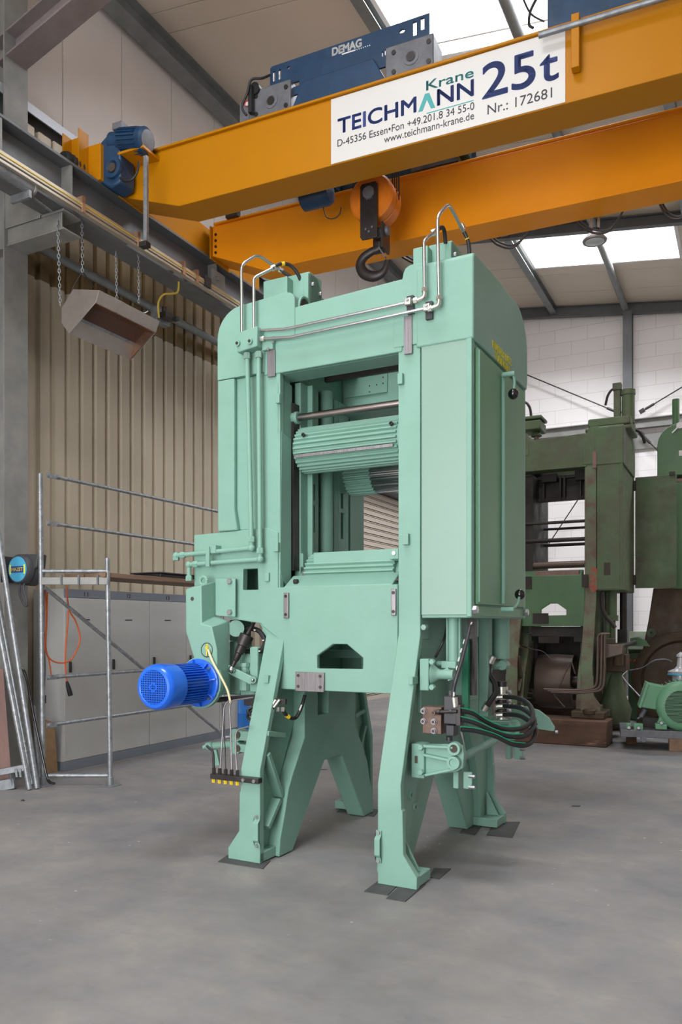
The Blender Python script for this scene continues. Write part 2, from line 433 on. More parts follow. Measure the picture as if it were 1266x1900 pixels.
M['floor'] = mat('worn_concrete_floor', srgb(150, 144, 138), 0.55, col2=srgb(108, 109, 114), scale=1.3, amount=.95, detail=10, rvar=.1, bump=.06, bscale=20,
                 col3=srgb(110, 108, 107), scale3=.75, lo3=.5, hi3=.8)
def floor_specks():
    m = M['floor']; nt = m.node_tree; N = nt.nodes; L = nt.links; b = N['Principled BSDF']
    tc = N.new('ShaderNodeTexCoord'); v = N.new('ShaderNodeTexVoronoi'); v.inputs['Scale'].default_value = 7.0
    v.distance = 'EUCLIDEAN'; v.inputs['Randomness'].default_value = 1.0
    L.new(tc.outputs['Object'], v.inputs['Vector'])
    r = N.new('ShaderNodeMapRange'); r.inputs['From Min'].default_value = .07; r.inputs['From Max'].default_value = .045
    L.new(v.outputs['Distance'], r.inputs['Value'])
    n = N.new('ShaderNodeTexNoise'); n.inputs['Scale'].default_value = 1.1; L.new(tc.outputs['Object'], n.inputs['Vector'])
    r2 = N.new('ShaderNodeMapRange'); r2.inputs['From Min'].default_value = .5; r2.inputs['From Max'].default_value = .62; L.new(n.outputs['Fac'], r2.inputs['Value'])
    mu = N.new('ShaderNodeMath'); mu.operation = 'MULTIPLY'; L.new(r.outputs[0], mu.inputs[0]); L.new(r2.outputs[0], mu.inputs[1])
    # long scuffs and wheel streaks
    mp = N.new('ShaderNodeMapping'); mp.inputs['Rotation'].default_value = (0, 0, -.1); mp.inputs['Scale'].default_value = (1.2, 4, 1); L.new(tc.outputs['Object'], mp.inputs['Vector'])
    n2 = N.new('ShaderNodeTexNoise'); n2.inputs['Scale'].default_value = 2.2; n2.inputs['Detail'].default_value = 9; n2.inputs['Roughness'].default_value = .7; L.new(mp.outputs[0], n2.inputs['Vector'])
    r3 = N.new('ShaderNodeMapRange'); r3.inputs['From Min'].default_value = .52; r3.inputs['From Max'].default_value = .75; r3.inputs['To Max'].default_value = .3; L.new(n2.outputs['Fac'], r3.inputs['Value'])
    src = b.inputs['Base Color'].links[0].from_socket
    n4 = N.new('ShaderNodeTexNoise'); n4.inputs['Scale'].default_value = 5.5; n4.inputs['Detail'].default_value = 12; n4.inputs['Roughness'].default_value = .78; n4.inputs['Distortion'].default_value = .6
    L.new(tc.outputs['Object'], n4.inputs['Vector'])
    r4 = N.new('ShaderNodeMapRange'); r4.inputs['From Min'].default_value = .38; r4.inputs['From Max'].default_value = .62; r4.inputs['To Max'].default_value = .6; L.new(n4.outputs['Fac'], r4.inputs['Value'])
    x4 = N.new('ShaderNodeMix'); x4.data_type = 'RGBA'; L.new(r4.outputs[0], x4.inputs['Factor']); L.new(src, x4.inputs['A']); x4.inputs['B'].default_value = (*srgb(126, 127, 131), 1)
    src = x4.outputs['Result']
    x2 = N.new('ShaderNodeMix'); x2.data_type = 'RGBA'; L.new(r3.outputs[0], x2.inputs['Factor']); L.new(src, x2.inputs['A']); x2.inputs['B'].default_value = (*srgb(104, 102, 102), 1)
    x = N.new('ShaderNodeMix'); x.data_type = 'RGBA'
    L.new(mu.outputs[0], x.inputs['Factor']); L.new(x2.outputs['Result'], x.inputs['A']); x.inputs['B'].default_value = (*srgb(214, 206, 196), 1)
    L.new(x.outputs['Result'], b.inputs['Base Color'])
floor_specks()
M['clad'] = mat('beige_trapezoid_cladding', srgb(176, 165, 146), 0.5, col2=srgb(168, 157, 138), scale=1.5, amount=.7)
M['cladbrown'] = mat('brown_stained_cladding', srgb(120, 98, 62), 0.5, col2=srgb(92, 74, 46), scale=2.5, amount=.9, bump=.2, bscale=50)
M['upper'] = mat('off_white_wall_panel', srgb(228, 221, 217), 0.5, col2=srgb(220, 213, 209), scale=1.2, amount=.6)
M['roofpanel'] = mat('cream_roof_panel', srgb(206, 194, 178), 0.5, col2=srgb(198, 186, 170), scale=1.0, amount=.6)
M['dark'] = mat('dark_gap', srgb(70, 62, 54), 0.8)
M['slat'] = mat('roller_door_slat', srgb(178, 166, 152), 0.5)
def block_wall():
    m = mat('white_block_masonry', srgb(226, 222, 222), 0.7); nt = m.node_tree; N = nt.nodes; L = nt.links; b = N['Principled BSDF']
    tc = N.new('ShaderNodeTexCoord'); sp = N.new('ShaderNodeSeparateXYZ'); cb = N.new('ShaderNodeCombineXYZ')
    L.new(tc.outputs['Object'], sp.inputs[0]); L.new(sp.outputs['X'], cb.inputs['X']); L.new(sp.outputs['Z'], cb.inputs['Y'])
    br = N.new('ShaderNodeTexBrick'); br.inputs['Scale'].default_value = 1.0; br.inputs['Brick Width'].default_value = .75; br.inputs['Row Height'].default_value = .32
    br.inputs['Mortar Size'].default_value = .006; br.inputs['Mortar Smooth'].default_value = .3
    br.inputs['Color1'].default_value = (*srgb(240, 236, 236), 1); br.inputs['Color2'].default_value = (*srgb(235, 231, 231), 1); br.inputs['Mortar'].default_value = (*srgb(212, 206, 204), 1)
    L.new(cb.outputs[0], br.inputs['Vector']); L.new(br.outputs['Color'], b.inputs['Base Color'])
    return m
M['block'] = block_wall()

P0, P1, Q0, Q1 = -7.45, 7.2, -4.2, 19.3
struct('floor', B().box(P0, P1, Q0, Q1 + .3, -.12, 0), 'floor')

# left wall: corrugated sheet, stained band on top, smooth panels above the crane runway
def corrugated(q0, q1, z0, z1, p, dep=.045, per=.222):
    pts = []; q = q0
    while q < q1 - 1e-3:
        pts += [(p, q), (p, q + .138), (p - dep, q + .156), (p - dep, q + .204)]
        q += per
    pts += [(p, q), (p - dep - .02, q), (p - dep - .02, q0)]
    return B().prism(pts, 'z', z0, z1)
PW = -7.2
struct('wall_left', corrugated(-4.12, 14.75, 0, 5.54, PW), 'clad')
struct('wall_left_stained_band', corrugated(-4.12, 19.2, 5.54, 6.95, PW), 'cladbrown', label='brown stained upper band of the corrugated wall')
b = B().box(PW - .3, PW - .08, Q0, Q1, 0, 9.75)
struct('wall_left_backing', b, 'clad')
b = B(); q = -4.1
while q < 19.2:
    b.box(PW - .08, PW - .03, q + .006, q + .994, 6.95, 9.6); q += 1.0
struct('wall_left_upper', b, 'upper', bevel=.004, label='off white smooth panels above the crane runway')
b = B().box(PW - .12, PW - .02, 14.75, 19.2, 4.95, 5.54).box(PW - .12, PW - .02, 14.75, 15.0, 0, 4.95)
struct('wall_left_door_head', b, 'upper')
# roller shutter in the left wall
d = thing('door_1', 'closed beige roller shutter with thin double grooves', 'roller door', BLD, (PW, 17.0, 0)); d['kind'] = 'structure'
b = B()
z = 0
while z < 4.42:
    b.box(PW - .06, PW - .01, 15.0, 19.1, z, z + .085).box(PW - .06, PW - .018, 15.0, 19.1, z + .1, z + .115); z += .132
part('curtain', b, 'slat', d)
part('curtain_backing', B().box(PW - .075, PW - .05, 15.0, 19.1, 0, 4.5), 'dark', d)
part('shutter_box', B().box(PW - .05, PW + .32, 14.9, 19.15, 4.5, 4.95), 'steelbeam', d, .01)
part('guide_rail', B().box(PW - .02, PW + .06, 14.9, 15.0, 0, 4.5), 'steelbeam', d, .004)

struct('wall_back', B().box(P0, P1, Q1, Q1 + .25, 0, 9.75), 'block')
struct('wall_right', B().box(P1, P1 + .2, Q0, Q1, 0, 9.0), 'upper')
struct('wall_front', B().box(P0, -5.7, Q0 - .2, Q0, 0, 9.75).box(.5, P1, Q0 - .2, Q0, 0, 9.4).box(-5.7, .5, Q0 - .2, Q0, 5.1, 9.75), 'upper')

# sloping roof of wide panels, with the openings of the roof lights left free
SKY = [(-4.0, -1.2, 8.45, 10.15), (-4.0, -1.2, 15.3, 16.8), (-4.0, -1.2, 2.0, 3.6), (-4.0, -1.2, -2.6, -1.0), (1.2, 4.8, 15.3, 16.8)]  # last opening is unseen, added for the far bay light
b = B(); back = B()
def roof_piece(bb, p0, p1, q0, q1, lo, hi):
    bb.prism([(p0, zr(p0) + lo), (p1, zr(p1) + lo), (p1, zr(p1) + hi), (p0, zr(p0) + hi)], 'y', q0, q1)
cuts = sorted({-4.2, 19.5} | {v for s in SKY for v in s[2:]} | {-4.16 + 1.02 * i for i in range(24) if not any(s[2] < -4.16 + 1.02 * i < s[3] for s in SKY)})
for q0, q1 in zip(cuts, cuts[1:]):
    mid = (q0 + q1) / 2
    holes = [s for s in SKY if s[2] <= mid <= s[3]]
    xs = [P0] + [v for s in sorted(holes) for v in s[:2]] + [P1 + .2]
    spans = list(zip(xs[::2], xs[1::2]))
    for p0, p1 in spans:
        roof_piece(b, p0, p1, q0 + .006, q1 - .006, 0, .05); roof_piece(back, p0, p1, q0, q1, .045, .16)
struct('ceiling', b, 'roofpanel', bevel=.003)
struct('ceiling_backing', back, 'dark')
for i, (p0, p1, q0, q1) in enumerate(SKY[:2]):
    w = thing('window_%d' % (i + 1), ['roof light above the crane trolley', 'roof light by the white block wall'][i], 'skylight', BLD, (p0, q0, zr(p0))); w['kind'] = 'structure'
    b = B()
    roof_piece(b, p0 - .06, p0, q0 - .06, q1 + .06, -.02, .3); roof_piece(b, p1, p1 + .06, q0 - .06, q1 + .06, -.02, .3)
    roof_piece(b, p0, p1, q0 - .06, q0, -.02, .3); roof_piece(b, p0, p1, q1, q1 + .06, -.02, .3)
    part('frame', b, 'upper', w)
    b = B(); roof_piece(b, p0, p1, q0, q1, .2, .21); part('pane', b, 'glass', w)
    b = B(); roof_piece(b, p0, p1, q1 - .34, q1 - .31, .1, .14); part('glazing_bar', b, 'upper', w)

# roof steel
def ibeam_y(p, z, q0, q1, w, h, t=.014, tw=.01):     # along y
    return B().box(p - w / 2, p + w / 2, q0, q1, z - h, z - h + t).box(p - w / 2, p + w / 2, q0, q1, z - t, z).box(p - tw / 2, p + tw / 2, q0, q1, z - h + t, z - t)
struct('trim_1', ibeam_y(-7.02, 9.5, Q0, Q1, .24, .26), 'purlin', label='grey eaves beam along the top of the left wall')
struct('trim_2', ibeam_y(-4.12, zr(-4.1), Q0, Q1, .14, .18), 'purlin', label='grey purlin on one side of the roof lights')
struct('trim_3', B().tube([(-2.5, Q0, zr(-2.5) - .14), (-2.5, Q1, zr(-2.5) - .14)], .07, 16), 'purlin', label='round roof tube crossing under the roof lights')
struct('trim_4', ibeam_y(-.95, zr(-.9), Q0, Q1, .14, .18), 'purlin', label='grey purlin on the far side of the roof lights')
b = B()
for q, hh in ((19.15, .24), (14.95, .2)):
    for lo, hi, w in ((-.014, 0, .12), (-hh, -hh + .014, .12), (-hh, 0, .01)):
        roof_piece(b, P0, P1, q - w / 2, q + w / 2, lo - .01, hi - .01)
struct('trim_5', b, 'steelbeam', label='dark roof beams parallel to the block wall')
# block-wall steel: column, rail and crossed rods
struct('column_back', B().box(-2.55, -2.35, 19.0, 19.02, 0, 8.72).box(-2.55, -2.35, 19.2, 19.22, 0, 8.72).box(-2.46, -2.44, 19.02, 19.2, 0, 8.72), 'steelbeam', label='grey steel column on the white block wall')
struct('trim_6', B().box(P0, P1, 19.12, 19.28, 6.06, 6.08).box(P0, P1, 19.12, 19.28, 6.26, 6.28).box(P0, P1, 19.2, 19.21, 6.08, 6.26).box(P0, P1, 19.24, 19.28, 5.6, 5.95), 'column', label='horizontal steel rail across the white block wall')
def rod(x0, x1):
    b = B().tube([x0, x1], .014, 8)
    v = (Vector(x1) - Vector(x0)).normalized(); c = Vector(x1) - v * .35
    b.tube([c, c + v * .22], .03, 8); b.bar(Vector(x1) - v * .12, x1, .012, .1)
    return b
y = 19.1
struct('trim_7', rod((-6.9, y, 8.81), (-2.6, y, 6.42)), 'darksteel', label='thin bracing rod rising towards the green saw')
struct('trim_8', rod((1.3, y, 8.2), (-2.2, y, 6.4)), 'darksteel', label='thin bracing rod rising to the far corner')
struct('trim_9', rod((2.78, y, .1), (-2.2, y, 5.95)), 'darksteel', label='bracing rod falling behind the third saw')
struct('trim_10', rod((-6.54, y, .1), (-2.6, y, 5.95)), 'darksteel', label='bracing rod falling behind the worn saw')

# left column with its bracket and haunch
b = B().box(-6.87, -6.85, 5.75, 6.05, 0, 9.45).box(-7.15, -7.13, 5.75, 6.05, 0, 9.45).box(-7.13, -6.87, 5.89, 5.91, 0, 9.45)
for z in (5.5, 6.3): b.box(-7.13, -6.87, 5.76, 6.04, z, z + .02)
struct('column_left', b, 'column', label='tall grey steel column in front of the corrugated wall')
b = B().box(-6.85, -6.05, 5.78, 6.02, 5.53, 5.55).box(-6.85, -6.05, 5.78, 6.02, 5.71, 5.735).box(-6.85, -6.08, 5.79, 5.805, 5.55, 5.71).box(-6.85, -6.35, 5.76, 5.77, 5.7, 6.2)
struct('trim_11', b, 'column', bevel=.006, label='bracket on the grey column that carries the crane runway')
a0 = Vector(BLD.V(8, 112, 5.9)); a1 = Vector(BLD.V(150, -8, 5.9)); a2 = a1 + (a1 - a0) * 1.2
b = B(); up = Vector((-(a1 - a0).z, 0, (a1 - a0).x)).normalized()
b.bar(a0 - up * .12, a2 - up * .12, .26, .02, up).bar(a0 + up * .12, a2 + up * .12, .26, .02, up).bar(a0, a2, .014, .24, up)
struct('trim_12', b, mat('purple_grey_haunch', srgb(138, 128, 128), .5, .1, col2=srgb(112, 102, 104), scale=5), bevel=.004, label='sloping roof haunch above the grey column')
# pale girt and dark girder on the wall behind the runway
z = BLD.U(95, 235, -7.0)[2]
struct('trim_13', B().box(-7.15, -6.92, Q0, Q1, z - .02, z).box(-7.15, -6.92, Q0, Q1, z - .32, z - .3).box(-7.05, -7.03, Q0, Q1, z - .3, z - .02), 'steelbeam', label='girder on the wall behind the crane runway')
struct('trim_14', B().box(-6.915, -6.9, Q0, Q1, z - .09, z + .012), mat('pale_flange', srgb(186, 190, 198), .4, .2), label='pale top flange of the wall girder')
zp = BLD.U(226, 541, -7.05)[2]
struct('trim_15', B().tube([(-7.05, 6.05, zp), (-7.05, Q1, zp)], .05, 16), 'purlin', label='round grey rail along the corrugated wall')

# crane runway on the bracket
rb = thing('crane_runway', 'grey steel crane runway beam along the corrugated wall', 'crane runway', BLD, (-6.2, 5.9, 5.735))
b = ibeam_y(-6.2, 6.25, Q0, Q1, .3, .51, .03, .02)
part('runway_beam', b, 'steelbeam', rb, .004)
part('crane_rail', B().box(-6.235, -6.165, Q0, Q1, 6.25, 6.31), 'darksteel', rb, .006)
for q in (5.05, 5.9, 8.35, 11.2, 14):
    part('stiffener', B().box(-6.19, -6.06, q - .012, q + .012, 5.77, 6.22), 'column', rb)
for q in (8.35, 11.2):
    b = B().box(-6.05, -6.02, q - .13, q + .13, 5.85, 6.1); part('web_plate', b, 'column', rb, .004)
    part('bolt', B().hexn((-6.02, q - .05, 6.0), (1, 0, 0), .028, .02), 'galv', rb)
# conductor rail below it
zc0 = BLD.U(134, 375, -5.93)[2]
cr = thing('conductor_rail', 'thin pale conductor rail clipped along the runway beam', 'conductor rail', BLD, (-5.93, 7.0, zc0))
part('rail', B().box(-5.96, -5.9, Q0, Q1, zc0 - .015, zc0 + .05), 'aluminium', cr, .004)
part('strip', B().box(-5.905, -5.893, Q0, Q1, zc0 + .012, zc0 + .018), 'brassy', cr)
part('cover', B().box(-5.97, -5.91, Q0, Q1, zc0 - .05, zc0 - .022), 'aluminium', cr, .003)
for px in (150, 253, 337, 362):
    q = BLD.U(px, 400 if px < 200 else 470, -5.93)[1]
    part('clip', B().box(-6.06, -5.885, q - .02, q + .02, zc0 + .03, zc0 + .1).box(-5.9, -5.885, q - .02, q + .02, zc0 - .06, zc0 + .1), 'copper', cr)
q = BLD.U(381, 520, -5.93)[1]
part('joint_block', B().box(-5.98, -5.88, q - .06, q + .06, zc0 - .03, zc0 + .09), 'blackplastic', cr, .004)
# ---------------------------------------------------------------- overhead crane
cr = thing('bridge_crane', 'yellow double-girder bridge crane with white 25t sign', 'crane', CRN, (-6.0, 6.82, 5.94))
Y1, Y2 = 6.82, 8.44
def girder(y, w, z0, z1, xl, zt, x1):
    b = B()
    b.prism([(xl, zt), (xl + .74, z0), (x1, z0), (x1, z1), (xl, z1)], 'y', y, y + w)
    b.box(xl + .03, x1, y - .03, y + w + .03, z1, z1 + .025)
    return b
g1 = part('girder', girder(Y1, .36, 5.945, 6.575, -5.71, 6.2, 8.0), 'yellow', cr, .006)
g2 = part('girder', girder(Y2, .38, 5.925, 6.61, -5.64, 6.235, 8.0), 'orange', cr, .006)
for y, w, xl, g in ((Y1, .36, -5.71, g1), (Y2, .38, -5.64, g2)):
    part('end_plate', B().box(xl - .02, xl, y - .04, y + w + .04, 6.19, 6.6), 'yellow', g, .003)
    for k in range(4):
        part('bolt', B().hexn((xl + .05, y, 6.27 + .075 * k), (0, -1, 0), .018, .015), 'darksteel', g)
    part('trolley_rail', B().box(xl + .3, 8.0, y + w / 2 - .025, y + w / 2 + .025, 6.6, 6.645), 'darksteel', g)
# end carriage riding on the runway rail
b = B().box(-6.03, -5.73, 6.5, 9.75, 6.24, 6.62)
ec = part('end_carriage', b, 'yellow', cr, .008)
xl, xr = CRN.V(127, 250, 6.45)[0], CRN.V(158, 250, 6.45)[0]; zt, zb = CRN.V(158, 246, 6.45)[2], CRN.V(158, 325, 6.45)[2]
b = B().prism([(xl, zb), (xr, zb), (xr, zt), (xl, zt)], 'y', 6.485, 6.5, [[(xl + .05, zb + .06), (xr - .03, zb + .06), (xr - .03, zb + .22), (xl + .05, zb + .22)]])
b.box(xl, xl + .012, 6.36, 6.49, zb + .05, zt).box(xr - .012, xr, 6.36, 6.49, zb, zt)
part('buffer_bracket', b, 'yellow', ec)
bc = Vector(CRN.V(150, 316, 6.47))
b = B().lathe(bc, (0, -1, 0), [(0, .07), (.03, .085), (.06, .07), (.09, .085), (.12, .07), (.15, .085), (.18, .07), (.2, .085), (.23, .08), (.26, .06)], 20)
part('rubber_buffer', b, 'black', ec)
for y in (6.75, 9.4):
    part('wheel', B().cyl((-6.0, y, 6.5), (-5.86, y, 6.5), .12), 'darksteel', ec)
# drive motor on the carriage end
dm = part('drive_gearbox', B().prism([(CRN.V(x, y, 6.55)[0], CRN.V(x, y, 6.55)[2]) for x, y in ((176, 276), (197, 252), (220, 250), (223, 283), (224, 337), (204, 349), (176, 335))], 'y', 6.55, 6.78), 'crane_blue', cr, .02)
gc = Vector(CRN.V(211, 313, 6.55))
part('output_cover', B().lathe(gc, (0, -1, 0), [(0, .11), (.03, .105), (.035, .07), (.01, .05), (.01, 0)], 24), 'crane_blue', dm)
part('shaft_bore', B().cyl(gc + Vector((0, -.005, 0)), gc + Vector((0, -.034, 0)), .045), 'dark', dm)
ma, mb_ = Vector(CRN.V(226, 264, 6.62)), Vector(CRN.V(274, 261, 6.62)); md = (mb_ - ma); ml = md.length; md.normalize()
part('gear_neck', B().cyl(ma - md * .12, ma + md * .03, .1), 'crane_blue', dm)
part('junction_box', B().box(ma.x - .06, ma.x + .06, 6.54, 6.68, ma.z + .1, ma.z + .17), 'castgrey', dm, .006)
mt = B()
mt.lathe(ma, md, [(0, .115), (.02, .12), (ml - .02, .12), (ml, .1)], 28)
for k in range(20):
    t = 2 * math.pi * k / 20; e = Vector((0, math.cos(t), math.sin(t)))
    mt.bar(ma + md * .02 + e * .122, mb_ - md * .08 + e * .122, .008, .03, e)
part('motor_body', mt, 'crane_blue', dm)
part('fan_cover', B().lathe(mb_ - md * .08, md, [(0, .13), (.06, .13), (.085, .105), (.087, .03), (.087, 0)], 28), 'crane_blue', dm)
part('fan_plate', B().lathe(mb_ + md * .006, md, [(0, .1), (.004, .085), (.004, .03), (.006, 0)], 28), 'castgrey', dm)
part('motor_foot', B().box(ma.x, mb_.x, 6.55, 6.85, ma.z - .17, ma.z - .145), 'yellow', dm)
part('power_lead', B().tube([CRN.V(223, 330, 6.52), CRN.V(232, 336, 6.5), CRN.V(246, 332, 6.5), CRN.V(255, 318, 6.52), CRN.V(258, 300, 6.55)], .012, 8, 6), 'black', dm)
a = CRN.V(271, 290, 6.5); z = CRN.V(276, 452, 6.5)[2]
part('collector_arm', B().box(a[0] - .02, a[0] + .02, 6.48, 6.52, z, a[2]), 'galv', cr, .003)
part('collector_shoe', B().box(a[0] - .06, a[0] + .03, 6.46, 6.54, z - .03, z + .02), 'darksteel', cr, .003)
# sign on the front girder
sg = part('sign', B().box(CRN.V(615, 178, Y1)[0], CRN.V(1049.5, 54, Y1)[0], Y1 - .006, Y1, 5.955, 6.568), 'white', cr, label='white crane sign with blue lettering')
ys = Y1 - .006
T = lambda s, m, bl, br, tp, bold=0: ttext('lettering', s, m, sg, CRN, ys, bl, br, tp, bold)
T('TEICHM', 'signblue', (627.5, 248.3), (772.5, 207.5), (627.5, 220), .028)
T('NN', 'signblue', (812, 196), (879, 177), (812, 165), .028)
T('Krane', 'signteal', (791.5, 168), (879, 142.5), (791.5, 150), .022)
T('25', 'signblue', (896, 184.5), (993, 156), (896, 118), .02)
T('t', 'signblue', (1003, 154), (1036, 145), (1003, 90), .02)
T('Nr.: 172681', 'signblack', (905, 212.5), (1025, 181), (905, 194), 0)
T('D-45356 Essen\u2022Fon +49.201.8 34 55-0', 'signblack', (626.5, 272), (880.5, 203.5), (626.5, 259), 0)
T('www.teichmann-krane.de', 'signblack', (713, 265.5), (880, 221), (713, 252), 0)
A = lambda x, y: (CRN.V(x, y, ys)[0], CRN.V(x, y, ys)[2])
b = B().prism([A(776.5, 208), A(784.5, 206), A(792.5, 185), A(800, 201.5), A(808, 199.5), A(797, 172.5), A(789, 174.5)], 'y', ys - .003, ys)
part('lettering', b, 'signteal', sg)
z = (A(792, 211)[1] + A(879, 186)[1]) / 2
part('lettering', B().box(A(792, 211)[0], A(879, 186)[0], ys - .002, ys, z - .004, z + .004), 'signteal', sg)
# bracket bar and rail tube over the sign end
b = B().box(CRN.V(1062, 60, 6.78)[0], CRN.V(1077, 60, 6.78)[0], 6.72, 6.8, 6.16, 6.6)
part('hanger_bracket', b, 'yellow', cr, .004)
part('handrail_tube', B().tube([CRN.V(1000, 66, 6.72), CRN.V(1266, -14, 6.72)], .025, 12), 'galv', cr)
a = CRN.V(424, 392, 8.43); c = CRN.V(446, 404, 8.43)
part('limit_switch', B().box(a[0], c[0], 8.36, 8.44, c[2], a[2]).box(c[0], c[0] + .1, 8.4, 8.42, a[2] - .03, a[2] - .01), 'blackplastic', cr, .004)
# festoon cables looping under the second girder and the work lamp hung from it
for k, pts in enumerate(([(905, 437), (925, 455), (955, 458), (990, 420)], [(1063, 405), (1085, 425), (1110, 433), (1135, 425), (1160, 385)], [(1222, 372), (1237, 398), (1262, 405), (1300, 380)], [(735, 468), (755, 482), (772, 487), (800, 470)])):
    part('festoon_cable', B().tube([CRN.V(x, y, 8.86) for x, y in pts], .012, 8, 8).tube([CRN.V(x + 3, y - 5, 8.9) for x, y in pts], .01, 8, 8), 'darksteel', cr)
lp = thing('high_bay_lamp', 'round hall lamp hanging under the second crane girder', 'lamp', CRN, CRN.V(1104, 440, 9.0))
c = Vector(CRN.V(1104, 441, 9.0))
part('reflector', B().lathe(c + Vector((0, 0, -.045)), (0, 0, 1), [(0, .1), (0, .125), (.015, .13), (.05, .1), (.09, .07), (.1, .05)], 32), 'lampgrey', lp)
part('lens', B().lathe(c + Vector((0, 0, -.047)), (0, 0, -1), [(0, .1), (.008, .08), (.01, 0)], 32), 'lens', lp)
part('housing', B().cyl(c + Vector((0, 0, .05)), c + Vector((0, 0, .085)), .06), 'black', lp)
part('hanger', B().bar(c + Vector((-.04, 0, .08)), c + Vector((-.04, 0, .45)), .012, .025).bar(c + Vector((.04, 0, .08)), c + Vector((.04, 0, .45)), .012, .025), 'galv', lp)

# ---------------------------------------------------------------- trolley on the girders
tr = thing('crane_trolley', 'blue hoist trolley with grey wheel boxes on the yellow girder', 'hoist trolley', CRN, (-3.2, 7.0, 6.645))
yt = 7.0
Q = lambda x, y, yy=yt: (CRN.V(x, y, yy)[0], CRN.V(x, y, yy)[2])
xa, xb = -3.99, -2.31
ztop, zlow = 7.215, 6.86
slots = []
def slot(x0, x1, z0, z1): slots.append([(x0, z0), (x1, z0), (x1, z1), (x0, z1)])
slot(-3.955, -3.93, 7.06, 7.16); slot(-3.89, -3.865, 7.06, 7.16)
slot(-2.47, -2.435, 7.06, 7.19); slot(-2.395, -2.36, 7.09, 7.2)
slot(-3.78, -3.66, 6.94, 6.985); slot(-2.75, -2.6, 6.965, 7.02); slot(-2.78, -2.765, 6.96, 7.01)
slots.append([(-3.78 + .02 * math.cos(a * .785), 7.15 + .016 * math.sin(a * .785)) for a in range(8)])
slots.append([(-2.58 + .03 * math.cos(a * .785), 7.14 + .02 * math.sin(a * .785)) for a in range(8)])
sp = part('side_plate', B().prism([(xa, zlow), (xa, ztop - .02), (xa + .02, ztop), (xb, ztop + .01), (xb, zlow)], 'y', yt, yt + .02, slots), 'crane_blue', tr)
part('lower_girder', B().prism([(-3.72, 6.69), (-3.6, 6.93), (-2.85, 6.94), (-2.72, 6.69)], 'y', yt - .05, yt + .12), 'crane_blue', tr, .01)
for x0, x1 in ((-4.2, -3.72), (-2.72, -2.25)):
    w = part('wheel_box', B().box(x0, x1, yt - .07, yt + .2, 6.66, 6.98), 'castgrey', tr, .012)
    xm = (x0 + x1) / 2 + .02
    part('bearing_cap', B().lathe((xm, yt - .07, 6.82), (0, -1, 0), [(0, .075), (.006, .075), (.008, .05), (.002, .045), (.002, 0)], 24), 'castgrey', w)
    part('axle', B().cyl((xm, yt - .068, 6.82), (xm, yt - .08, 6.82), .04), 'darksteel', w)
    for dx in (-.17, .17):
        for z in (6.73, 6.91): part('bolt', B().cyl((xm + dx, yt - .065, z), (xm + dx, yt - .078, z), .022), 'darksteel', w)
part('cover_plate', B().box(-4.36, -4.18, yt + .02, yt + .04, 6.66, 6.96), 'castgrey', tr, .004)
part('warning_disc', B().cyl(CRN.V(459, 193, yt + .02), (CRN.V(459, 193, yt + .02)[0], yt + .01, CRN.V(459, 193, yt + .02)[2]), .028), 'redmark', tr)
part('warning_disc_face', B().cyl(CRN.V(459, 193, yt + .01), (CRN.V(459, 193, yt + .01)[0], yt + .006, CRN.V(459, 193, yt + .01)[2]), .02), 'white', tr)
part('buffer', B().cyl((-4.12, yt - .1, 6.98), (-4.12, yt + .1, 6.98), .06).bar((-4.14, yt - .12, 6.72), (-4.14, yt - .12, 6.99), .05, .04), 'black', tr)
part('cable_loop', B().tube([(-4.18, yt - .14, 6.7), (-4.22, yt - .16, 6.78), (-4.16, yt - .16, 6.9), (-4.12, yt - .15, 7.03), (-4.02, yt - .1, 7.05), (-3.98, yt - .02, 7.12)], .012, 8, 6), 'black', tr)
part('cross_frame', B().box(-4.1, -3.95, yt + .02, 9.0, 6.72, 6.9).box(-2.5, -2.35, yt + .02, 9.0, 6.72, 6.9), 'crane_blue', tr, .01)
part('rope_drum', B().lathe((-3.9, 7.75, 6.98), (1, 0, 0), [(0, .2), (.04, .25), (.06, .25), (.07, .19), (1.2, .19), (1.21, .25), (1.25, .25), (1.3, .2)], 32), 'crane_blue', tr)
hm = part('hoist_motor', B().lathe((-3.95, 7.62, 6.18), (1, 0, 0), [(0, .1), (.02, .13), (.3, .13), (.34, .11), (.36, .02)], 28), 'crane_blue', tr)
part('motor_mount', B().box(-3.9, -3.66, 7.55, 7.7, 6.28, 6.8), 'crane_blue', hm, .01)
part('power_lead', B().tube([CRN.V(600, 385, 7.6), CRN.V(606, 402, 7.6), CRN.V(618, 406, 7.6), CRN.V(630, 398, 7.6), CRN.V(633, 385, 7.6)], .006, 8, 6), 'black', hm)
part('second_side_plate', B().box(xa, xb, 8.62, 8.64, 6.66, 7.2), 'crane_blue', tr)
part('far_wheel_box', B().box(-3.0, -2.45, 8.42, 8.75, 6.66, 6.88), 'castgrey', tr, .01)
lt = ttext('lettering', 'DEMAG', 'whitepaint', sp, CRN, yt, (617, 103), (671, 86.5), (617, 89), .05)
z = CRN.V(636, 101, yt)[2]; x0 = CRN.V(635, 100, yt)[0]; x1 = CRN.V(660, 92, yt)[0]
b = B().box(x0, x1, yt - .004, yt, z - .005, z + .006)
for k in range(7): b.box(x1 + .012 + .022 * k, x1 + .02 + .022 * k, yt - .004, yt, z - .004, z + .005)
part('lettering', b, 'whitepaint', sp)
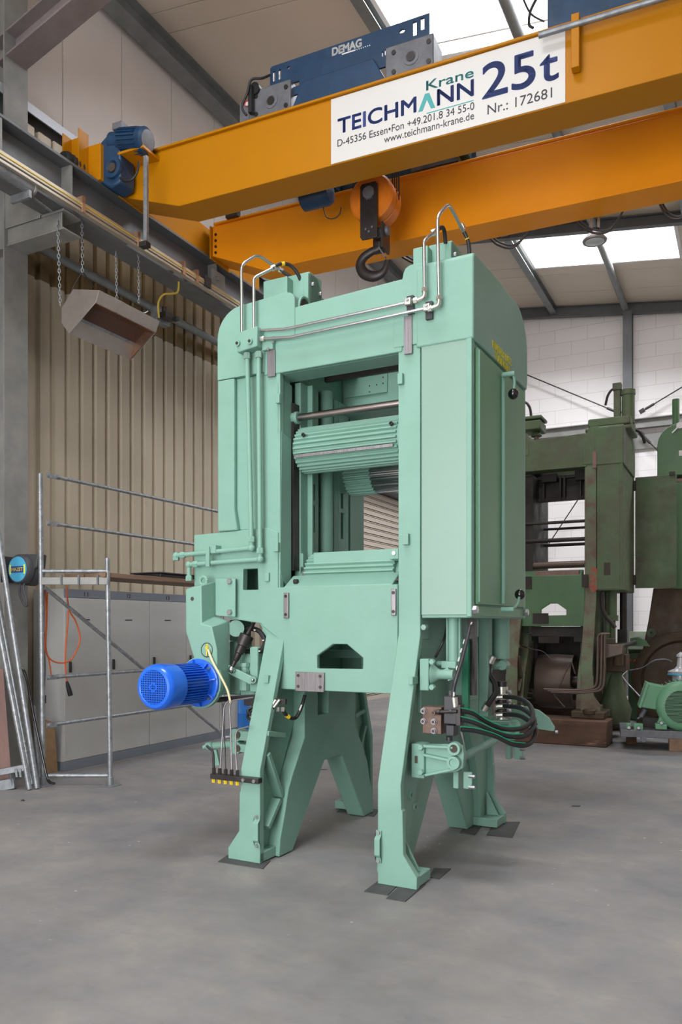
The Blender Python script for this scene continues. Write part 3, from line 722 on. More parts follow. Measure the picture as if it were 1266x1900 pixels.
# second hoist box at the photo's top right
h2 = thing('hoist_cabinet', 'dark blue cabinet on the crane beside the sign', 'cabinet', CRN, (-.4, 6.9, 6.61))
b = B().box(CRN.V(1016, 20, 6.92)[0], 1.2, 6.92, 7.3, 6.61, 7.1)
part('body', b, 'crane_blue', h2, .012)
part('cable', B().tube([CRN.V(1000, -10, 6.9), CRN.V(985, 20, 6.9), CRN.V(982, 45, 6.9), CRN.V(990, 52, 6.9)], .012, 8, 6).tube([CRN.V(968, -10, 6.9), CRN.V(985, 25, 6.9), CRN.V(1010, 40, 6.9)], .008, 8, 6), 'black', h2)

# ---------------------------------------------------------------- hook block
yh = 7.7
hb = thing('crane_hook', 'black lifting hook under an orange pulley block above the saw', 'crane hook', CRN, CRN.V(690, 520, yh))
K = lambda x, y, yy=yh: Vector(CRN.V(x, y, yy))
c = K(689, 366)
r = .245
# the sheaves turn about a level axle seen almost end-on
pb = part('pulley_block', B().lathe(c + Vector((0, -.02, 0)), (0, 1, 0), [(0, .05), (0, r - .02), (.02, r), (.12, r), (.125, r - .012), (.135, r - .012), (.14, r), (.26, r), (.28, r - .02), (.28, .05)], 40), 'hook_orange', hb, label='orange round rope pulley')
side = []
for yy in (-.06, .29):
    z0 = K(689, 447).z; b = B().prism([(c.x - .1, c.z + .1), (c.x - .1, z0 + .03), (c.x - .08, z0), (c.x + .09, z0), (c.x + .09, c.z + .1), (c.x + .07, c.z + .125), (c.x - .08, c.z + .125)], 'y', c.y + yy, c.y + yy + .025)
    side.append(part('side_plate', b, 'darksteel', hb, .004))
part('axle_cap', B().lathe(c + Vector((-.005, -.06, .02)), (0, -1, 0), [(0, .065), (.015, .062), (.015, .05), (.008, .048), (.008, 0)], 28), 'castgrey', side[0])
b = B().box(c.x - .028, c.x + .018, c.y - .076, c.y - .068, c.z + .045, c.z + .05); b.box(c.x - .032, c.x + .022, c.y - .076, c.y - .068, c.z - .012, c.z - .006)
ttext('lettering', '25t', 'castgrey', side[0], CRN, c.y - .069, (679, 371), (692, 368), (679, 364))
for dx, dz in ((-.035, .1), (.035, .11), (0, .07)):
    part('bolt', B().hexn((c.x + dx, c.y - .06, K(689, 447).z + dz), (0, -1, 0), .013, .01), 'castgrey', side[0])
xh = K(703, 440).x
part('crosshead', B().cyl((c.x + .02, c.y + .1, K(690, 425).z), (c.x + .16, c.y + .1, K(690, 425).z), .05), 'castgrey', hb)
hk = [K(x, y, 7.75) for x, y in ((704, 450), (703, 461), (690, 467), (675, 478), (669, 493), (676, 507), (692, 513), (708, 508), (716, 496), (717, 482))]
b = B().tube(hk[:2], .045, 14)
def taper(b, pts, rads, n=6):
    P = [Vector(p) for p in pts]; m = len(P)
    rings = []; a = Vector((0, 1, 0)); seg = 16
    for i in range((m - 1) * n + 1):
        j = min(i // n, m - 2); t = i / n - j
        p0, p1, p2, p3 = P[max(j - 1, 0)], P[j], P[j + 1], P[min(j + 2, m - 1)]
        q = .5 * ((2 * p1) + (-p0 + p2) * t + (2 * p0 - 5 * p1 + 4 * p2 - p3) * t * t + (-p0 + 3 * p1 - 3 * p2 + p3) * t ** 3)
        d = (.5 * ((-p0 + p2) + 2 * (2 * p0 - 5 * p1 + 4 * p2 - p3) * t + 3 * (-p0 + 3 * p1 - 3 * p2 + p3) * t * t)).normalized()
        rr = rads[j] * (1 - t) + rads[j + 1] * t
        aa = (a - d * a.dot(d)).normalized(); bb = d.cross(aa)
        rings.append([b.bm.verts.new(q + aa * math.cos(2 * math.pi * k / seg) * rr * .8 + bb * math.sin(2 * math.pi * k / seg) * rr) for k in range(seg)])
    for r0, r1 in zip(rings, rings[1:]):
        for k in range(seg): b.face([r0[k], r0[(k + 1) % seg], r1[(k + 1) % seg], r1[k]])
    b.face(rings[0]); b.face(rings[-1]); return b
part('hook', taper(B(), hk, [.04, .042, .042, .048, .054, .058, .056, .046, .034, .016]), 'darksteel', hb)
part('safety_latch', B().bar(K(705, 461, 7.73), K(716, 478, 7.73), .05, .012), 'castgrey', hb)
part('shackle_plate', B().box(xh + .02, xh + .045, 7.7, 7.9, K(700, 460).z, K(700, 412).z), 'darksteel', hb, .004)
b = B()
for dx in (0, .018, .036, .054):
    b.tube([(c.x + r - .03 + dx * .6, c.y + .06 + dx * 2, c.z), (c.x + r - .03 + dx * .5, c.y + .05 + dx * 2, 6.9)], .008, 6)
    b.tube([(c.x - r + .01, c.y + .06 + dx * 2, c.z), (c.x - r + .03, c.y + .05 + dx * 2, 6.9)], .008, 6)
part('hoist_rope', b, 'darksteel', hb)
# ---------------------------------------------------------------- gang saw frame, shared by the repainted and the worn machine
def loft(b, fa, fb):
    va = [b.bm.verts.new(p) for p in fa]; vb = [b.bm.verts.new(p) for p in fb]; n = len(va)
    b.face(va); b.face(vb)
    for i in range(n): b.face([va[i], va[(i + 1) % n], vb[(i + 1) % n], vb[i]])
    return b
MID = .63                                       # the machine is symmetric about this depth
def mir(pts): return [(2 * MID - y, z) for y, z in pts]
RIM = [(-.10, 0), (-.02, .28), (-.02, .36), (.09, .58), (.20, .74), (.20, 1.16), (.40, 1.16), (.40, .92), (.86, .92), (.86, 1.16)]
ARCH_IN = [(.10, 0), (.50, .57), (.80, .57)]
def rim_poly():
    out = [(-.12, 0), (-.11, .12), (-.045, .30), (.0, .45), (.06, .55), (.22, .78), (.22, 1.16), (.42, 1.16), (.42, .92), (.58, .92), (.58, 1.16)]
    out += [(2 * MID - .22, 1.16), (2 * MID - .22, .78), (2 * MID - .06, .55), (2 * MID + .0, .45), (2 * MID + .045, .30), (2 * MID + .11, .12), (2 * MID + .12, 0)]
    return out + [(2 * MID - .06, 0), (.80, .57), (.52, .57), (.06, 0)]


def saw_core(root, m, mleg, mpanel, mdoor, mbeam=None, rear=True):
    mbeam = mbeam or m
    bv = .006
    for s in (-1, 1):
        X = lambda a, c: (min(s * a, s * c), max(s * a, s * c))
        b = B()
        for y0, y1 in ((.04, .17), (2 * MID - .17, 2 * MID)): b.box(*X(.46, .62), y0, y1, 1.5, 3.83)
        b.box(*X(.50, .61), .05, 2 * MID - .05, 1.02, 1.9)
        b.box(*X(.46, .62), .04, 2 * MID - .04, 3.39, 3.82)
        # webs of the four legs
        leg = [(.03, 1.6), (-.27, .62), (-.27, 0), (-.1, 0), (-.08, .2), (.03, .52), (.3, 1.02), (.3, 1.6)]
        for L in (leg, mir(leg)): b.prism(L, 'x', *(X(.52, .585) if s > 0 or L is not leg else X(.46, .53)))
        sf = part('side_frame', b, m, root, bv)
        # front and rear flanges, bent where the legs splay out
        for k in (0, 1):
            rows = []
            for xo, y, z in ((.624, 0, 3.83), (.624, 0, 1.62), (.624, 0, 1.53), (.624, -.313, .62), (.628, -.313, .47), (.636, -.313, .465), (.64, -.313, .20), (.73, -.313, .075), (.73, -.313, 0)):
                lf = s < 0 and k == 0
                xi = .44 if s < 0 and z > 1.6 else .40 if lf else .47
                rows.append((*X(xi, xo - .07 if lf and z < 1.6 else xo), y if not k else 2 * MID - y - .05, z))
            fl = part('leg_flange', B().strip(rows, .05), mleg, root, .005)
            yb = -.313 if not k else 2 * MID + .313 - .24
            sh = .07 if s < 0 and k == 0 else 0
            ft = B().box(*X(.47 - sh, .726 - sh), yb + .004, yb + .236, .002, .07).prism([(s * (.60 - sh), .07), (s * (.60 - sh), .26), (s * (.70 - sh), .07)], 'y', yb + .12, yb + .14)
            part('foot', ft, mleg, root, .006)
        rp = part('arch_rim', B().prism(rim_poly(), 'x', *X(.37, .53)), mleg, root, .008)
        for L in ([(.0, .82), (-.22, .86)], [(-.21, .72), (-.03, .40)], [(-.21, .22), (-.06, .38)]):
            for k in (0, 1):
                q = L if not k else mir(L)
                part('leg_rib', B().bar((s * (.44 if s < 0 and k == 0 else .53), *q[0]), (s * (.44 if s < 0 and k == 0 else .53), *q[1]), .1, .035, (0, q[1][1] - q[0][1], -(q[1][0] - q[0][0]))), mleg, sf, .004)
    # lower cross beams, the front one with a house-shaped cutout
    cut = [(-.133, 1.297), (.218, 1.302), (.218, 1.377), (.097, 1.466), (-.006, 1.466), (-.133, 1.385)]
    b = B().prism([(-.46, 1.145), (.47, 1.145), (.47, 1.86), (-.46, 1.86)], 'y', -.012, .03, [cut])
    b.box(-.46, .47, .03, .3, 1.8, 1.86).prism([(-.012, 1.85), (-.012, 1.862), (.11, 1.945), (.16, 1.945), (.16, 1.85)], 'x', -.40, .43)
    fb = part('front_beam', b, mbeam, root, .006)
    b = B().box(-.5, .5, 1.04, 1.2, 1.2 if rear else 1.6, 1.88)
    if rear: b.box(-.5, .5, .7, .78, 1.34, 1.4).box(-.1, -.02, .6, 1.04, 1.18, 1.75).box(.16, .19, .5, 1.04, 1.4, 1.8)
    part('rear_beam', b, m, root, .006)
    b = B().box(-.5, .5, .03, .23, 3.37, 3.815)
    b.prism([(-.57, 3.37), (.50, 3.37), (.50, 3.84), (-.57, 3.80)], 'y', -.008, .03)
    part('top_beam', b, m, root, .006)
    b = B().box(-.46, .47, .98, 1.1, 3.28, 3.72).box(-.46, .47, .9, .98, 3.28, 3.33)
    rb = part('rear_top_beam', b, m, root, .006)
    # hoods over the two uprights
    hl = [(-.973, 3.392)] + arc(-.76, 3.69, .213, 180, 92, 10)[0:] + [(-.37, 3.925)] + arc(-.37, 3.86, .06, 90, 0, 4) + [(-.31, 3.80), (-.31, 3.60), (-.56, 3.60), (-.56, 3.392)]
    hd = part('hood', B().prism(hl, 'y', -.014, 1.22), m, root, .008)
    prof = [(-.014, 3.375), (-.014, 3.87)] + arc(.02, 3.88, .034, 180, 90, 3) + [(.55, 3.935)] + arc(.95, 3.63, .31, 78, 0, 10) + [(1.26, 3.45), (1.24, 3.375)]
    part('hood', B().prism(prof, 'x', .60, .985), m, root, .01, label='sheet steel hood with a rounded rear edge')
    og = [(.44, 3.84)] + [(SAW.V(x, y, 0)[0], SAW.V(x, y, 0)[2]) for x, y in ((742, 525), (748, 519), (750, 508), (754, 499), (762, 493), (790, 487))] + [(.66, 3.91), (.66, 3.40), (.44, 3.40)]
    part('hood_web', B().prism(og, 'y', -.012, .25), m, root, .006)
    # right cabinet with door
    cab = part('cabinet', B().box(.632, .962, .004, 1.24, 1.64, 3.39), m, root, .006)
    part('front_panel', B().box(.634, .962, -.006, .006, 1.66, 3.40), mpanel, cab, .002)
    part('corner_post', B().box(.936, .972, -.012, .05, 1.645, 3.385), m, cab, .006); part('corner_post', B().box(.936, .972, 1.2, 1.25, 1.645, 3.385), m, cab, .006)
    b = B().box(.95, .972, .05, 1.2, 1.65, 1.715)
    part('door_sill', b, mdoor, cab, .003)
    # cover beside the left upright
    b = B().box(-.96, -.56, .02, 1.2, 2.285, 3.39)
    cv = part('upright_cover', b, m, root, .006)
    part('cover_plate', B().prism([(-.968, 2.28), (-.968, 3.385), (-.82, 3.385), (-.82, 2.44), (-.79, 2.28)], 'y', -.022, .02), m, cv, .01)
    return cab, cv, fb, rb


saw = thing('gang_saw', 'freshly painted pale green gang saw frame on four splayed legs', 'gang saw', SAW, (0, 0, 0))
cab, cover, fbeam, rbeam = saw_core(saw, 'green', 'green', 'panel', 'door', 'green')
V, U = SAW.V, SAW.U
xz = lambda x, y, d=0: (V(x, y, d)[0], V(x, y, d)[2])

# door of the cabinet with its rod and two ball handles
XD = .985
yr = U(931, 900, XD)[1]
dr = part('door', B().box(.962, XD, .075, 1.17, 1.725, 3.345), 'door', cab, .006, label='side door in deeper green')
part('edge_rod', B().tube([(XD + .004, .085, 1.74), (XD + .004, .085, 3.33)], .006, 8), 'green', dr)
part('latch_rod', B().tube([(XD + .012, yr, 1.74), (XD + .012, yr, 3.30)], .013, 10), 'green', dr)
for p0, p1, p2 in (((933, 696), (946, 694), (953, 731)), ((931, 1131), (944, 1131), (965, 1103))):
    a = Vector(U(*p0, XD + .02)); c = a + Vector((.085, .0, 0))
    k = Vector(U(*p2, XD + .09))
    h = part('handle', B().cyl(a, c, .018, None, 14).bent([c - Vector((.012, 0, 0)), (c + k) / 2 + Vector((0, .012, .02 if p0[1] < 900 else -.02)), k], .009, .04), 'green', dr)
    part('ball_knob', B().ball(k, .037, 24), 'knob', h, label='black ball knob')
for yy in (.02, 1.22):
    part('bolt', B().hexn((.972, yy, 1.69), (1, 0, 0), .028, .03), 'bolt', cab)
tx = XD + .001
a = Vector(U(913.5, 645, XD)); c = Vector(U(948.6, 678, XD)); z = (a.z + c.z) / 2
text('lettering', 'WURSTER & DIETZ', 'yeltext', saw, SAW, (XD, a.y, z), (XD, c.y, z), .05, (1, 0, 0), .015)
a = Vector(U(918, 660, XD)); c = Vector(U(945.5, 684, XD)); z = z - .062
text('lettering', 'T\u00dcBINGEN', 'yeltext', saw, SAW, (XD, a.y, z), (XD, c.y, z), .05, (1, 0, 0), .015)

# left lower plate with window, in one piece with the frame
win = [xz(453, 1056), xz(480, 1055), xz(481, 1094), xz(452, 1095)]
out = [xz(362, 993), xz(500, 979), (-.45, 2.25), (-.45, 1.5), xz(489, 1162), xz(486, 1157), xz(425, 1147), xz(425, 1120), xz(362, 1110)]
b = B().prism(out, 'y', -.012, .05, [win])
lp_ = part('bracket_plate', b, 'green', saw, .006)
part('bracket_box', B().box(-1.17, -.62, .3, 1.0, 1.75, 2.26).box(-1.18, -1.14, .05, .3, 1.85, 2.26).box(-1.17, -.6, .05, .3, 2.21, 2.265), 'green', saw, .006)

# round port in the end of the left hood
part('arch_port', B().lathe((-.312, .13, 3.83), (1, 0, 0), [(0, .1), (.014, .098), (.014, .085), (.002, .08), (.002, 0)], 32), 'green', saw, .002)
part('port_shade_disc', B().cyl((-.311, .13, 3.83), (-.307, .13, 3.83), .08, None, 32), 'oldgrease', saw)  # dark disc painted for the shade inside the port
# bare steel wear plates
for q in ((499, 652, 513, 699), (752, 589, 767, 657)):
    a, c = xz(q[0], q[1]), xz(q[2], q[3]); part('wear_plate', B().box(a[0], c[0], -.022, -.01, c[1], a[1]), 'ground', saw, .002, label='bare ground steel plate')
for q in ((530, 1100, 539, 1147), (729, 1093, 738, 1142)):
    a, c = xz(q[0], q[1]), xz(q[2], q[3]); w = part('stop_plate', B().box(a[0], c[0], -.03, -.012, c[1], a[1]), 'ground', fbeam, .004, label='bare steel stop plate')
    for z in (a[1] - .025, c[1] + .025): part('screw', B().cyl(((a[0] + c[0]) / 2, -.03, z), ((a[0] + c[0]) / 2, -.034, z), .011), 'darksteel', w)
a, c = xz(552, 1246), xz(605, 1284)
w = part('mounting_plate', B().box(a[0], c[0], -.03, -.012, c[1], a[1]), 'ground', fbeam, .003, label='square bare steel plate with four holes')
for x in (a[0] + .025, c[0] - .028):
    for z in (a[1] - .025, a[1] - .1): part('hole', B().cyl((x, -.03, z), (x, -.0335, z), .011), 'dark', w)
# welded lugs
for q in ((515, 733, 523, 749), (512, 1007, 520, 1024), (741, 695, 750, 714), (750, 991, 761, 1011), (495, 1063, 503, 1079)):
    a, c = xz(q[0], q[1]), xz(q[2], q[3]); part('lug', B().box(a[0], c[0], -.03, 0, c[1], a[1]), 'green', saw, .003)
for px, py in ((488, 1253), (757, 1256)):
    d = -.08; a, c = xz(px, py, d - .06), xz(px + 8, py + 15, d - .06); part('lug', B().box(a[0], c[0], d - .05, d + .04, c[1], a[1]), 'green', saw, .003)
for x0, x1, px in ((474, 484, 480), (699, 709, 704)):          # strap handles low on the front legs
    d = -.313
    zt, zb = (V(px, 1512, d)[2], V(px, 1572, d)[2]) if px < 600 else (V(px, 1540, d)[2], V(px, 1600, d)[2])
    a, c = V(x0, 1540, d)[0], V(x1, 1540, d)[0]
    st = B()
    pr = [(d, zt), (d - .012, zt), (d - .012, zt - .03), (d - .035, zt - .05), (d - .035, zb + .05), (d - .012, zb + .03), (d - .012, zb), (d, zb), (d, zb + .024), (d - .024, zb + .046), (d - .024, zt - .046), (d, zt - .024)]
    st.prism(pr, 'x', a, c)
    h = part('strap', st, 'green', saw, .002)
    for z in (zt - .012, zb + .012): part('bolt', B().hexn(((a + c) / 2, d - .012, z), (0, -1, 0), .013, .008), 'bolt', h)
for py, px, d in ((1385, 768, .62), (1475, 762, .62), (1497, 770, .62)):
    p = Vector(U(px, py, .585)); part('boss', B().lathe(p, (1, 0, 0), [(0, .032), (.012, .03), (.012, .018), (.002, .016), (.002, 0)], 20), 'green', saw); part('bore', B().cyl(p + Vector((.002, 0, 0)), p + Vector((.004, 0, 0)), .016), 'oldgrease', saw)  # each bore is a dark disc standing for shade in the hole

# inside the saw opening: guides along the far upright
def ib(p0, p1, x, w, z0, z1): return B().box(x - w, x, U(p0, 900, x)[1], U(p1, 900, x)[1], z0, z1)
zz = U(531, 804, -.438)[2]
part('guide_guard', B().prism([(0, 1.99), (.02, 1.93), (.15, 1.84), (.15, zz - .03), (.02, zz)], 'x', -.46, -.438), 'green', saw, .003)
part('guide_guard', B().prism([(0, zz - .02), (.18, zz - .05), (.18, 3.33), (.03, 3.35), (0, 3.30)], 'x', -.46, -.45), 'green', saw, .003)
part('wear_strip', ib(545, 557, -.43, .03, 1.99, 3.2), 'darksteel', saw)
part('guide_channel', ib(558, 573, -.42, .05, 1.9, 3.37).box(-.46, -.38, U(571, 900, -.42)[1], U(571, 900, -.42)[1] + .02, 1.9, 3.37), 'green', saw, .003)
def slotted(p0, p1, s0, s1, rows, x):
    y = [U(p, 900, x)[1] for p in (p0, p1, s0, s1)]
    o = [(y[0], 1.7), (y[1], 1.7), (y[1], 3.37), (y[0], 3.37)]
    hs = []
    for t, bt in rows:
        zt, zb = U((s0 + s1) / 2, t, x)[2], U((s0 + s1) / 2, bt, x)[2]; hs.append([(y[2], zb), (y[3], zb), (y[3], zt), (y[2], zt)])
    return B().prism(o, 'x', x - .025, x, hs)
part('slotted_plate', slotted(574, 591, 577, 585, [(898, 928), (937, 987)], -.41), 'green', saw, .002)
part('slot_backing', ib(574, 591, -.45, .01, 1.7, 3.37), 'green', saw)
a = U(605, 900, -.43); part('guide_column', B().cyl((-.43, a[1], 1.5), (-.43, a[1], 3.4), .055), 'green', saw)
part('guide_bar', ib(620, 628, -.41, .03, 1.7, 3.37), 'green', saw, .003)
part('slotted_plate', slotted(629, 647, 633, 641, [(916, 944), (952, 1000)], -.41), 'green', saw, .002)
part('slot_backing', ib(629, 647, -.45, .01, 1.7, 3.37), 'green', saw)
part('guide_bar', ib(651, 675, -.42, .05, 1.7, 3.37), 'green', saw, .003)
b = B().prism([(.25, 2.02), (.25, 2.12), (.55, 1.94), (.55, 1.9)], 'x', -.44, -.40); part('gusset', b, 'green', saw, .003)
# upper inside: dark strip painted for the beam's shaded underside, screws, rear beam details
part('underside_shade_strip', B().box(-.36, .45, .5, .53, 3.43, 3.53), 'darksteel', rbeam)
for px, py in ((607, 694), (647, 686), (695, 677)):
    p = Vector(V(px, py, .5)); part('screw', B().ball(p, .009, 10), 'bolt', rbeam)
p = Vector(V(655, 712, .98)); part('eye', B().lathe(p, (0, -1, 0), [(0, .04), (.004, .04), (.004, .033), (-.0, .03), (.0, 0)], 24), 'darksteel', rbeam)
a, c = V(640, 700, .98), V(720, 728, .98); part('cover_plate', B().box(a[0], c[0], .968, .98, c[2], a[2]), 'green', rbeam, .004)
for px, py in ((686, 716), (686, 727), (699, 714), (711, 711), (711, 700)):
    p = Vector(V(px, py, .968)); part('hole', B().cyl(p, p + Vector((0, -.002, 0)), .006, None, 10), 'dark', rbeam)
# chrome shaft and ribbed feed rolls
part('shaft', B().cyl((-.44, .2, 3.098), (.45, .2, 3.098), .026), 'shaft', saw, label='polished steel shaft')
b = B().cyl((-.46, .2, 3.098), (-.405, .2, 3.098), .045); part('shaft_collar', b, 'green', saw, .003)
def roll(x0, x1, y, z, r, n=30, dep=.02):
    b = B(); pts = []
    for i in range(n):
        a0 = 2 * math.pi * i / n
        for f, k in ((0, 0), (.18, 1), (.5, 1), (.68, 0)):
            a = a0 + f * 2 * math.pi / n; pts.append((y + (r - dep + dep * k) * math.cos(a), z + (r - dep + dep * k) * math.sin(a)))
    return b.prism(pts, 'x', x0, x1)
xr0, xr1 = -.405, .40
r1 = part('feed_roll', roll(xr0, xr1, .28, 2.87, .168), 'green', saw, .002, label='upper ribbed feed roll')
part('roll_end', B().cyl((xr0 - .03, .28, 2.87), (xr0, .28, 2.87), .12, .15).cyl((-.46, .28, 2.87), (xr0 - .03, .28, 2.87), .05), 'green', r1)
part('roll_end', B().cyl((xr1, .28, 2.87), (xr1 + .02, .28, 2.87), .15).cyl((xr1 + .02, .28, 2.87), (.46, .28, 2.87), .06), 'green', r1)
b = B().bar((xr0 + .02, .118, 2.80), (xr1 - .02, .118, 2.80), .012, .02); part('bare_rib', b, 'ground', r1, label='worn bare rib')
for px, py in ((564, 808), (727, 787)):
    p = Vector(V(px, py, .115)); part('clamp_bolt', B().lathe(p, (0, -1, .3), [(0, .014), (.016, .014), (.016, .008), (.008, .007), (.008, 0)], 12), 'darksteel', r1)
r2 = part('feed_roll', roll(-.36, -.13, .95, 2.80, .168), 'green', saw, .002, label='rear feed roll, painted half')
part('bare_section', roll(-.13, .45, .95, 2.80, .162), 'chrome', r2, .002, label='bare metal half of the rear roll')
r3 = part('feed_roll', roll(-.33, .37, .30, 1.945, .168), 'green', saw, .002, label='lower ribbed feed roll')
part('clamp_bar', B().box(-.26, .40, .16, .2, 2.03, 2.11), 'green', r3, .003)
part('shaft_end', B().cyl((-.40, .30, 1.945), (-.33, .30, 1.945), .07), 'ground', r3)
part('roll_end', B().cyl((-.46, .30, 1.945), (-.40, .30, 1.945), .05).cyl((.37, .30, 1.945), (.46, .30, 1.945), .12), 'green', r3)
p = Vector(V(735, 1027, .15)); part('clamp_block', B().box(p.x - .035, p.x + .03, .12, .16, p.z - .04, p.z + .03), 'green', r3, .004)
part('bolt', B().cyl((p.x, .12, p.z), (p.x, .112, p.z), .014), 'bolt', r3)
for px, py in ((546, 1079), (737, 1076)):
    p = Vector(V(px, py, .02)); part('pin', B().cyl(p, p + Vector((.03, -.0, .0)), .016), 'darksteel', fbeam)
# ---------------------------------------------------------------- gang saw: pipework, motor, hydraulics
yp = -.06
def pipe(name, pts, r, m, parent=saw, bend=.035, label=None): return part(name, B().bent(P3(SAW, pts), r, bend), m, parent, label=label)
def hose(name, pts, r, m, parent=saw, n=8, label=None): return part(name, B().tube(P3(SAW, pts), r, 10, n), m, parent, label=label)
def nut(name, p, n, r, h, m, parent=saw): return part(name, B().hexn(Vector(p) - Vector(n) * h * .5, n, r, h), m, parent)
# two long bright pipes across the top beam
pipe('cross_pipe', [(466, 614, yp), (528, 611, yp), (552, 606, yp), (762, 560, yp)], .011, 'pipe', label='upper bright pipe over the top beam')
pipe('cross_pipe', [(487, 629, yp), (540, 626, yp), (562, 621, yp), (797, 571, yp)], .011, 'pipe', label='lower bright pipe over the top beam')
# goosenecks over the left hood
pipe('riser_pipe', [(449, 640, yp), (448, 491, yp), (478, 472, yp + .12), (520, 501, yp + .3)], .011, 'pipe', bend=.05, label='tall bright riser pipe')
pipe('riser_pipe', [(471, 632, yp), (471, 518, yp), (476, 513, yp + .02), (506, 498, yp + .1)], .011, 'pipe', bend=.05, label='short bright riser pipe')
hose('hose', [(506, 498, .04), (520, 490, .08), (540, 493, .14), (556, 515, .2), (562, 545, .25)], .013, 'black')
hose('hose', [(520, 501, .24), (545, 516, .3), (575, 530, .38), (600, 560, .45)], .013, 'black')
for px, py, d, a in ((508, 497, .05, (1, .5, .5)), (522, 502, .25, (1, .6, -.5))):
    nut('union_nut', V(px, py, d), Vector(a).normalized(), .02, .035, 'zinc')
part('hose_band', B().tube(P3(SAW, [(523, 490, .085), (528, 489, .1)]), .0145, 10), 'brassy', saw); part('hose_band', B().tube(P3(SAW, [(544, 515, .298), (548, 518, .305)]), .0145, 10), 'brassy', saw)
# goosenecks over the right hood
pipe('riser_pipe', [(815, 562, yp), (812, 401, yp), (833, 377, yp + .1), (862, 432, yp + .35)], .011, 'pipe', bend=.05, label='tall bright riser pipe on the right hood')
pipe('riser_pipe', [(788, 548, yp), (787, 448, yp), (794, 440, yp + .03), (808, 430, yp + .1)], .011, 'pipe', bend=.05, label='short bright riser pipe on the right hood')
hose('hose', [(808, 430, .04), (820, 422, .1), (825, 430, .14), (827, 452, .18)], .013, 'black')
hose('hose', [(861, 430, .28), (868, 445, .3), (871, 462, .3), (871, 478, .3)], .013, 'black')
for px, py, d, a in ((858, 421, .26, (.5, .4, -1)), (806, 431, .05, (1, .5, .5))): nut('union_nut', V(px, py, d), Vector(a).normalized(), .02, .035, 'zinc')
part('hose_band', B().tube(P3(SAW, [(866, 440, .3), (868, 445, .3)]), .0145, 10), 'brassy', saw)
# elbows and clamps at the right end
for px, py in ((788, 548), (815, 563)):
    a = Vector(V(px, py, yp)); part('elbow', B().bent([a + Vector((0, 0, .03)), a + Vector((0, 0, -.01)), a + Vector((-.055, 0, -.022))], .015, .02), 'zinc', saw)
    nut('union_nut', a + Vector((0, 0, .035)), (0, 0, 1), .02, .026, 'zinc'); nut('union_nut', a + Vector((-.06, 0, -.023)), (1, 0, 0), .02, .026, 'zinc')
for px, py in ((758, 561), (793, 572)):
    a = Vector(V(px, py, yp)); w = part('pipe_clamp', B().box(a.x - .022, a.x + .022, a.y - .018, a.y + .02, a.z - .02, a.z + .024), 'zinc', saw, .004)
    part('clamp_base', B().box(a.x - .02, a.x + .025, a.y + .02, -.01, a.z - .06, a.z + .05), 'blackplastic', w)
    part('bolt', B().hexn((a.x, a.y - .018, a.z + .01), (0, -1, 0), .011, .008), 'bolt', w)
# green manifold, twin green drop pipes and elbows on the left
a, c = xz(455, 626), xz(492, 655)
mf = part('manifold', B().prism([(a[0], c[1]), (c[0], c[1] + .02), (c[0], a[1] + .02), (a[0], a[1])], 'y', -.1, -.014), 'green', saw, .006)
a, c = xz(492, 630), xz(512, 650); part('manifold_tab', B().box(a[0], c[0], -.04, -.012, c[1], a[1]), 'green', mf, .003)
for px, py in ((507, 635), (498, 648)):
    p = Vector(V(px, py, -.04)); part('bolt', B().hexn(p, (0, -1, 0), .011, .008), 'bolt', mf)
for px, py in ((448, 641), (471, 637)):
    p = Vector(V(px, py, yp)); part('elbow_block', B().cyl(p + Vector((0, .02, 0)), p + Vector((0, -.055, 0)), .022).cyl(p, p + Vector((0, 0, .05)), .018), 'green', mf)
    part('union_nut', B().hexn(p + Vector((0, 0, .045)), (0, 0, 1), .019, .025), 'zinc', mf)
    part('plug', B().cyl(p + Vector((0, -.055, 0)), p + Vector((0, -.058, 0)), .011), 'darksteel', mf)
for px, py in ((466, 614), (487, 629)): nut('union_nut', V(px, py, yp), (1, 0, 0), .019, .03, 'zinc')
for x0, y0, x1, y1 in ((459, 657, 467, 1012), (480, 655, 483, 1033)):
    p = pipe('drop_pipe', [(x0, y0, yp), (x1, y1, yp)], .017, 'green'); part('union_nut', B().hexn(Vector(V(x0, y0 + 4, yp)) - Vector((0, 0, .02)), (0, 0, 1), .026, .045), 'panel', p)
    part('union_nut', B().hexn(Vector(V(x1, y1 - 6, yp)), (0, 0, 1), .026, .04), 'green', p)
for pts in ([(467, 1010, yp), (467, 1017, yp), (336, 1030, yp), (327, 1031, yp), (327, 1040, yp)], [(483, 1031, yp), (483, 1038, yp), (360, 1047, yp), (351, 1048, yp), (351, 1078, yp)]):
    p = pipe('return_pipe', pts, .017, 'green', bend=.03)
    for q in (pts[1], pts[3]): part('elbow', B().ball(V(*q), .027, 14), 'green', p)
    for q, n in ((pts[2], (1, 0, 0)), (pts[4], (0, 0, 1))): part('union_nut', B().hexn(Vector(V(*q)), n, .025, .04), 'green', p)
a, c = xz(386, 1015, yp), xz(393, 1052, yp); part('pipe_bracket', B().box(a[0], c[0], yp - .03, yp - .018, c[1], a[1]).box(a[0] + .04, c[0] + .05, yp - .02, -.01, a[1] - .05, a[1] + .01), 'green', saw, .003)
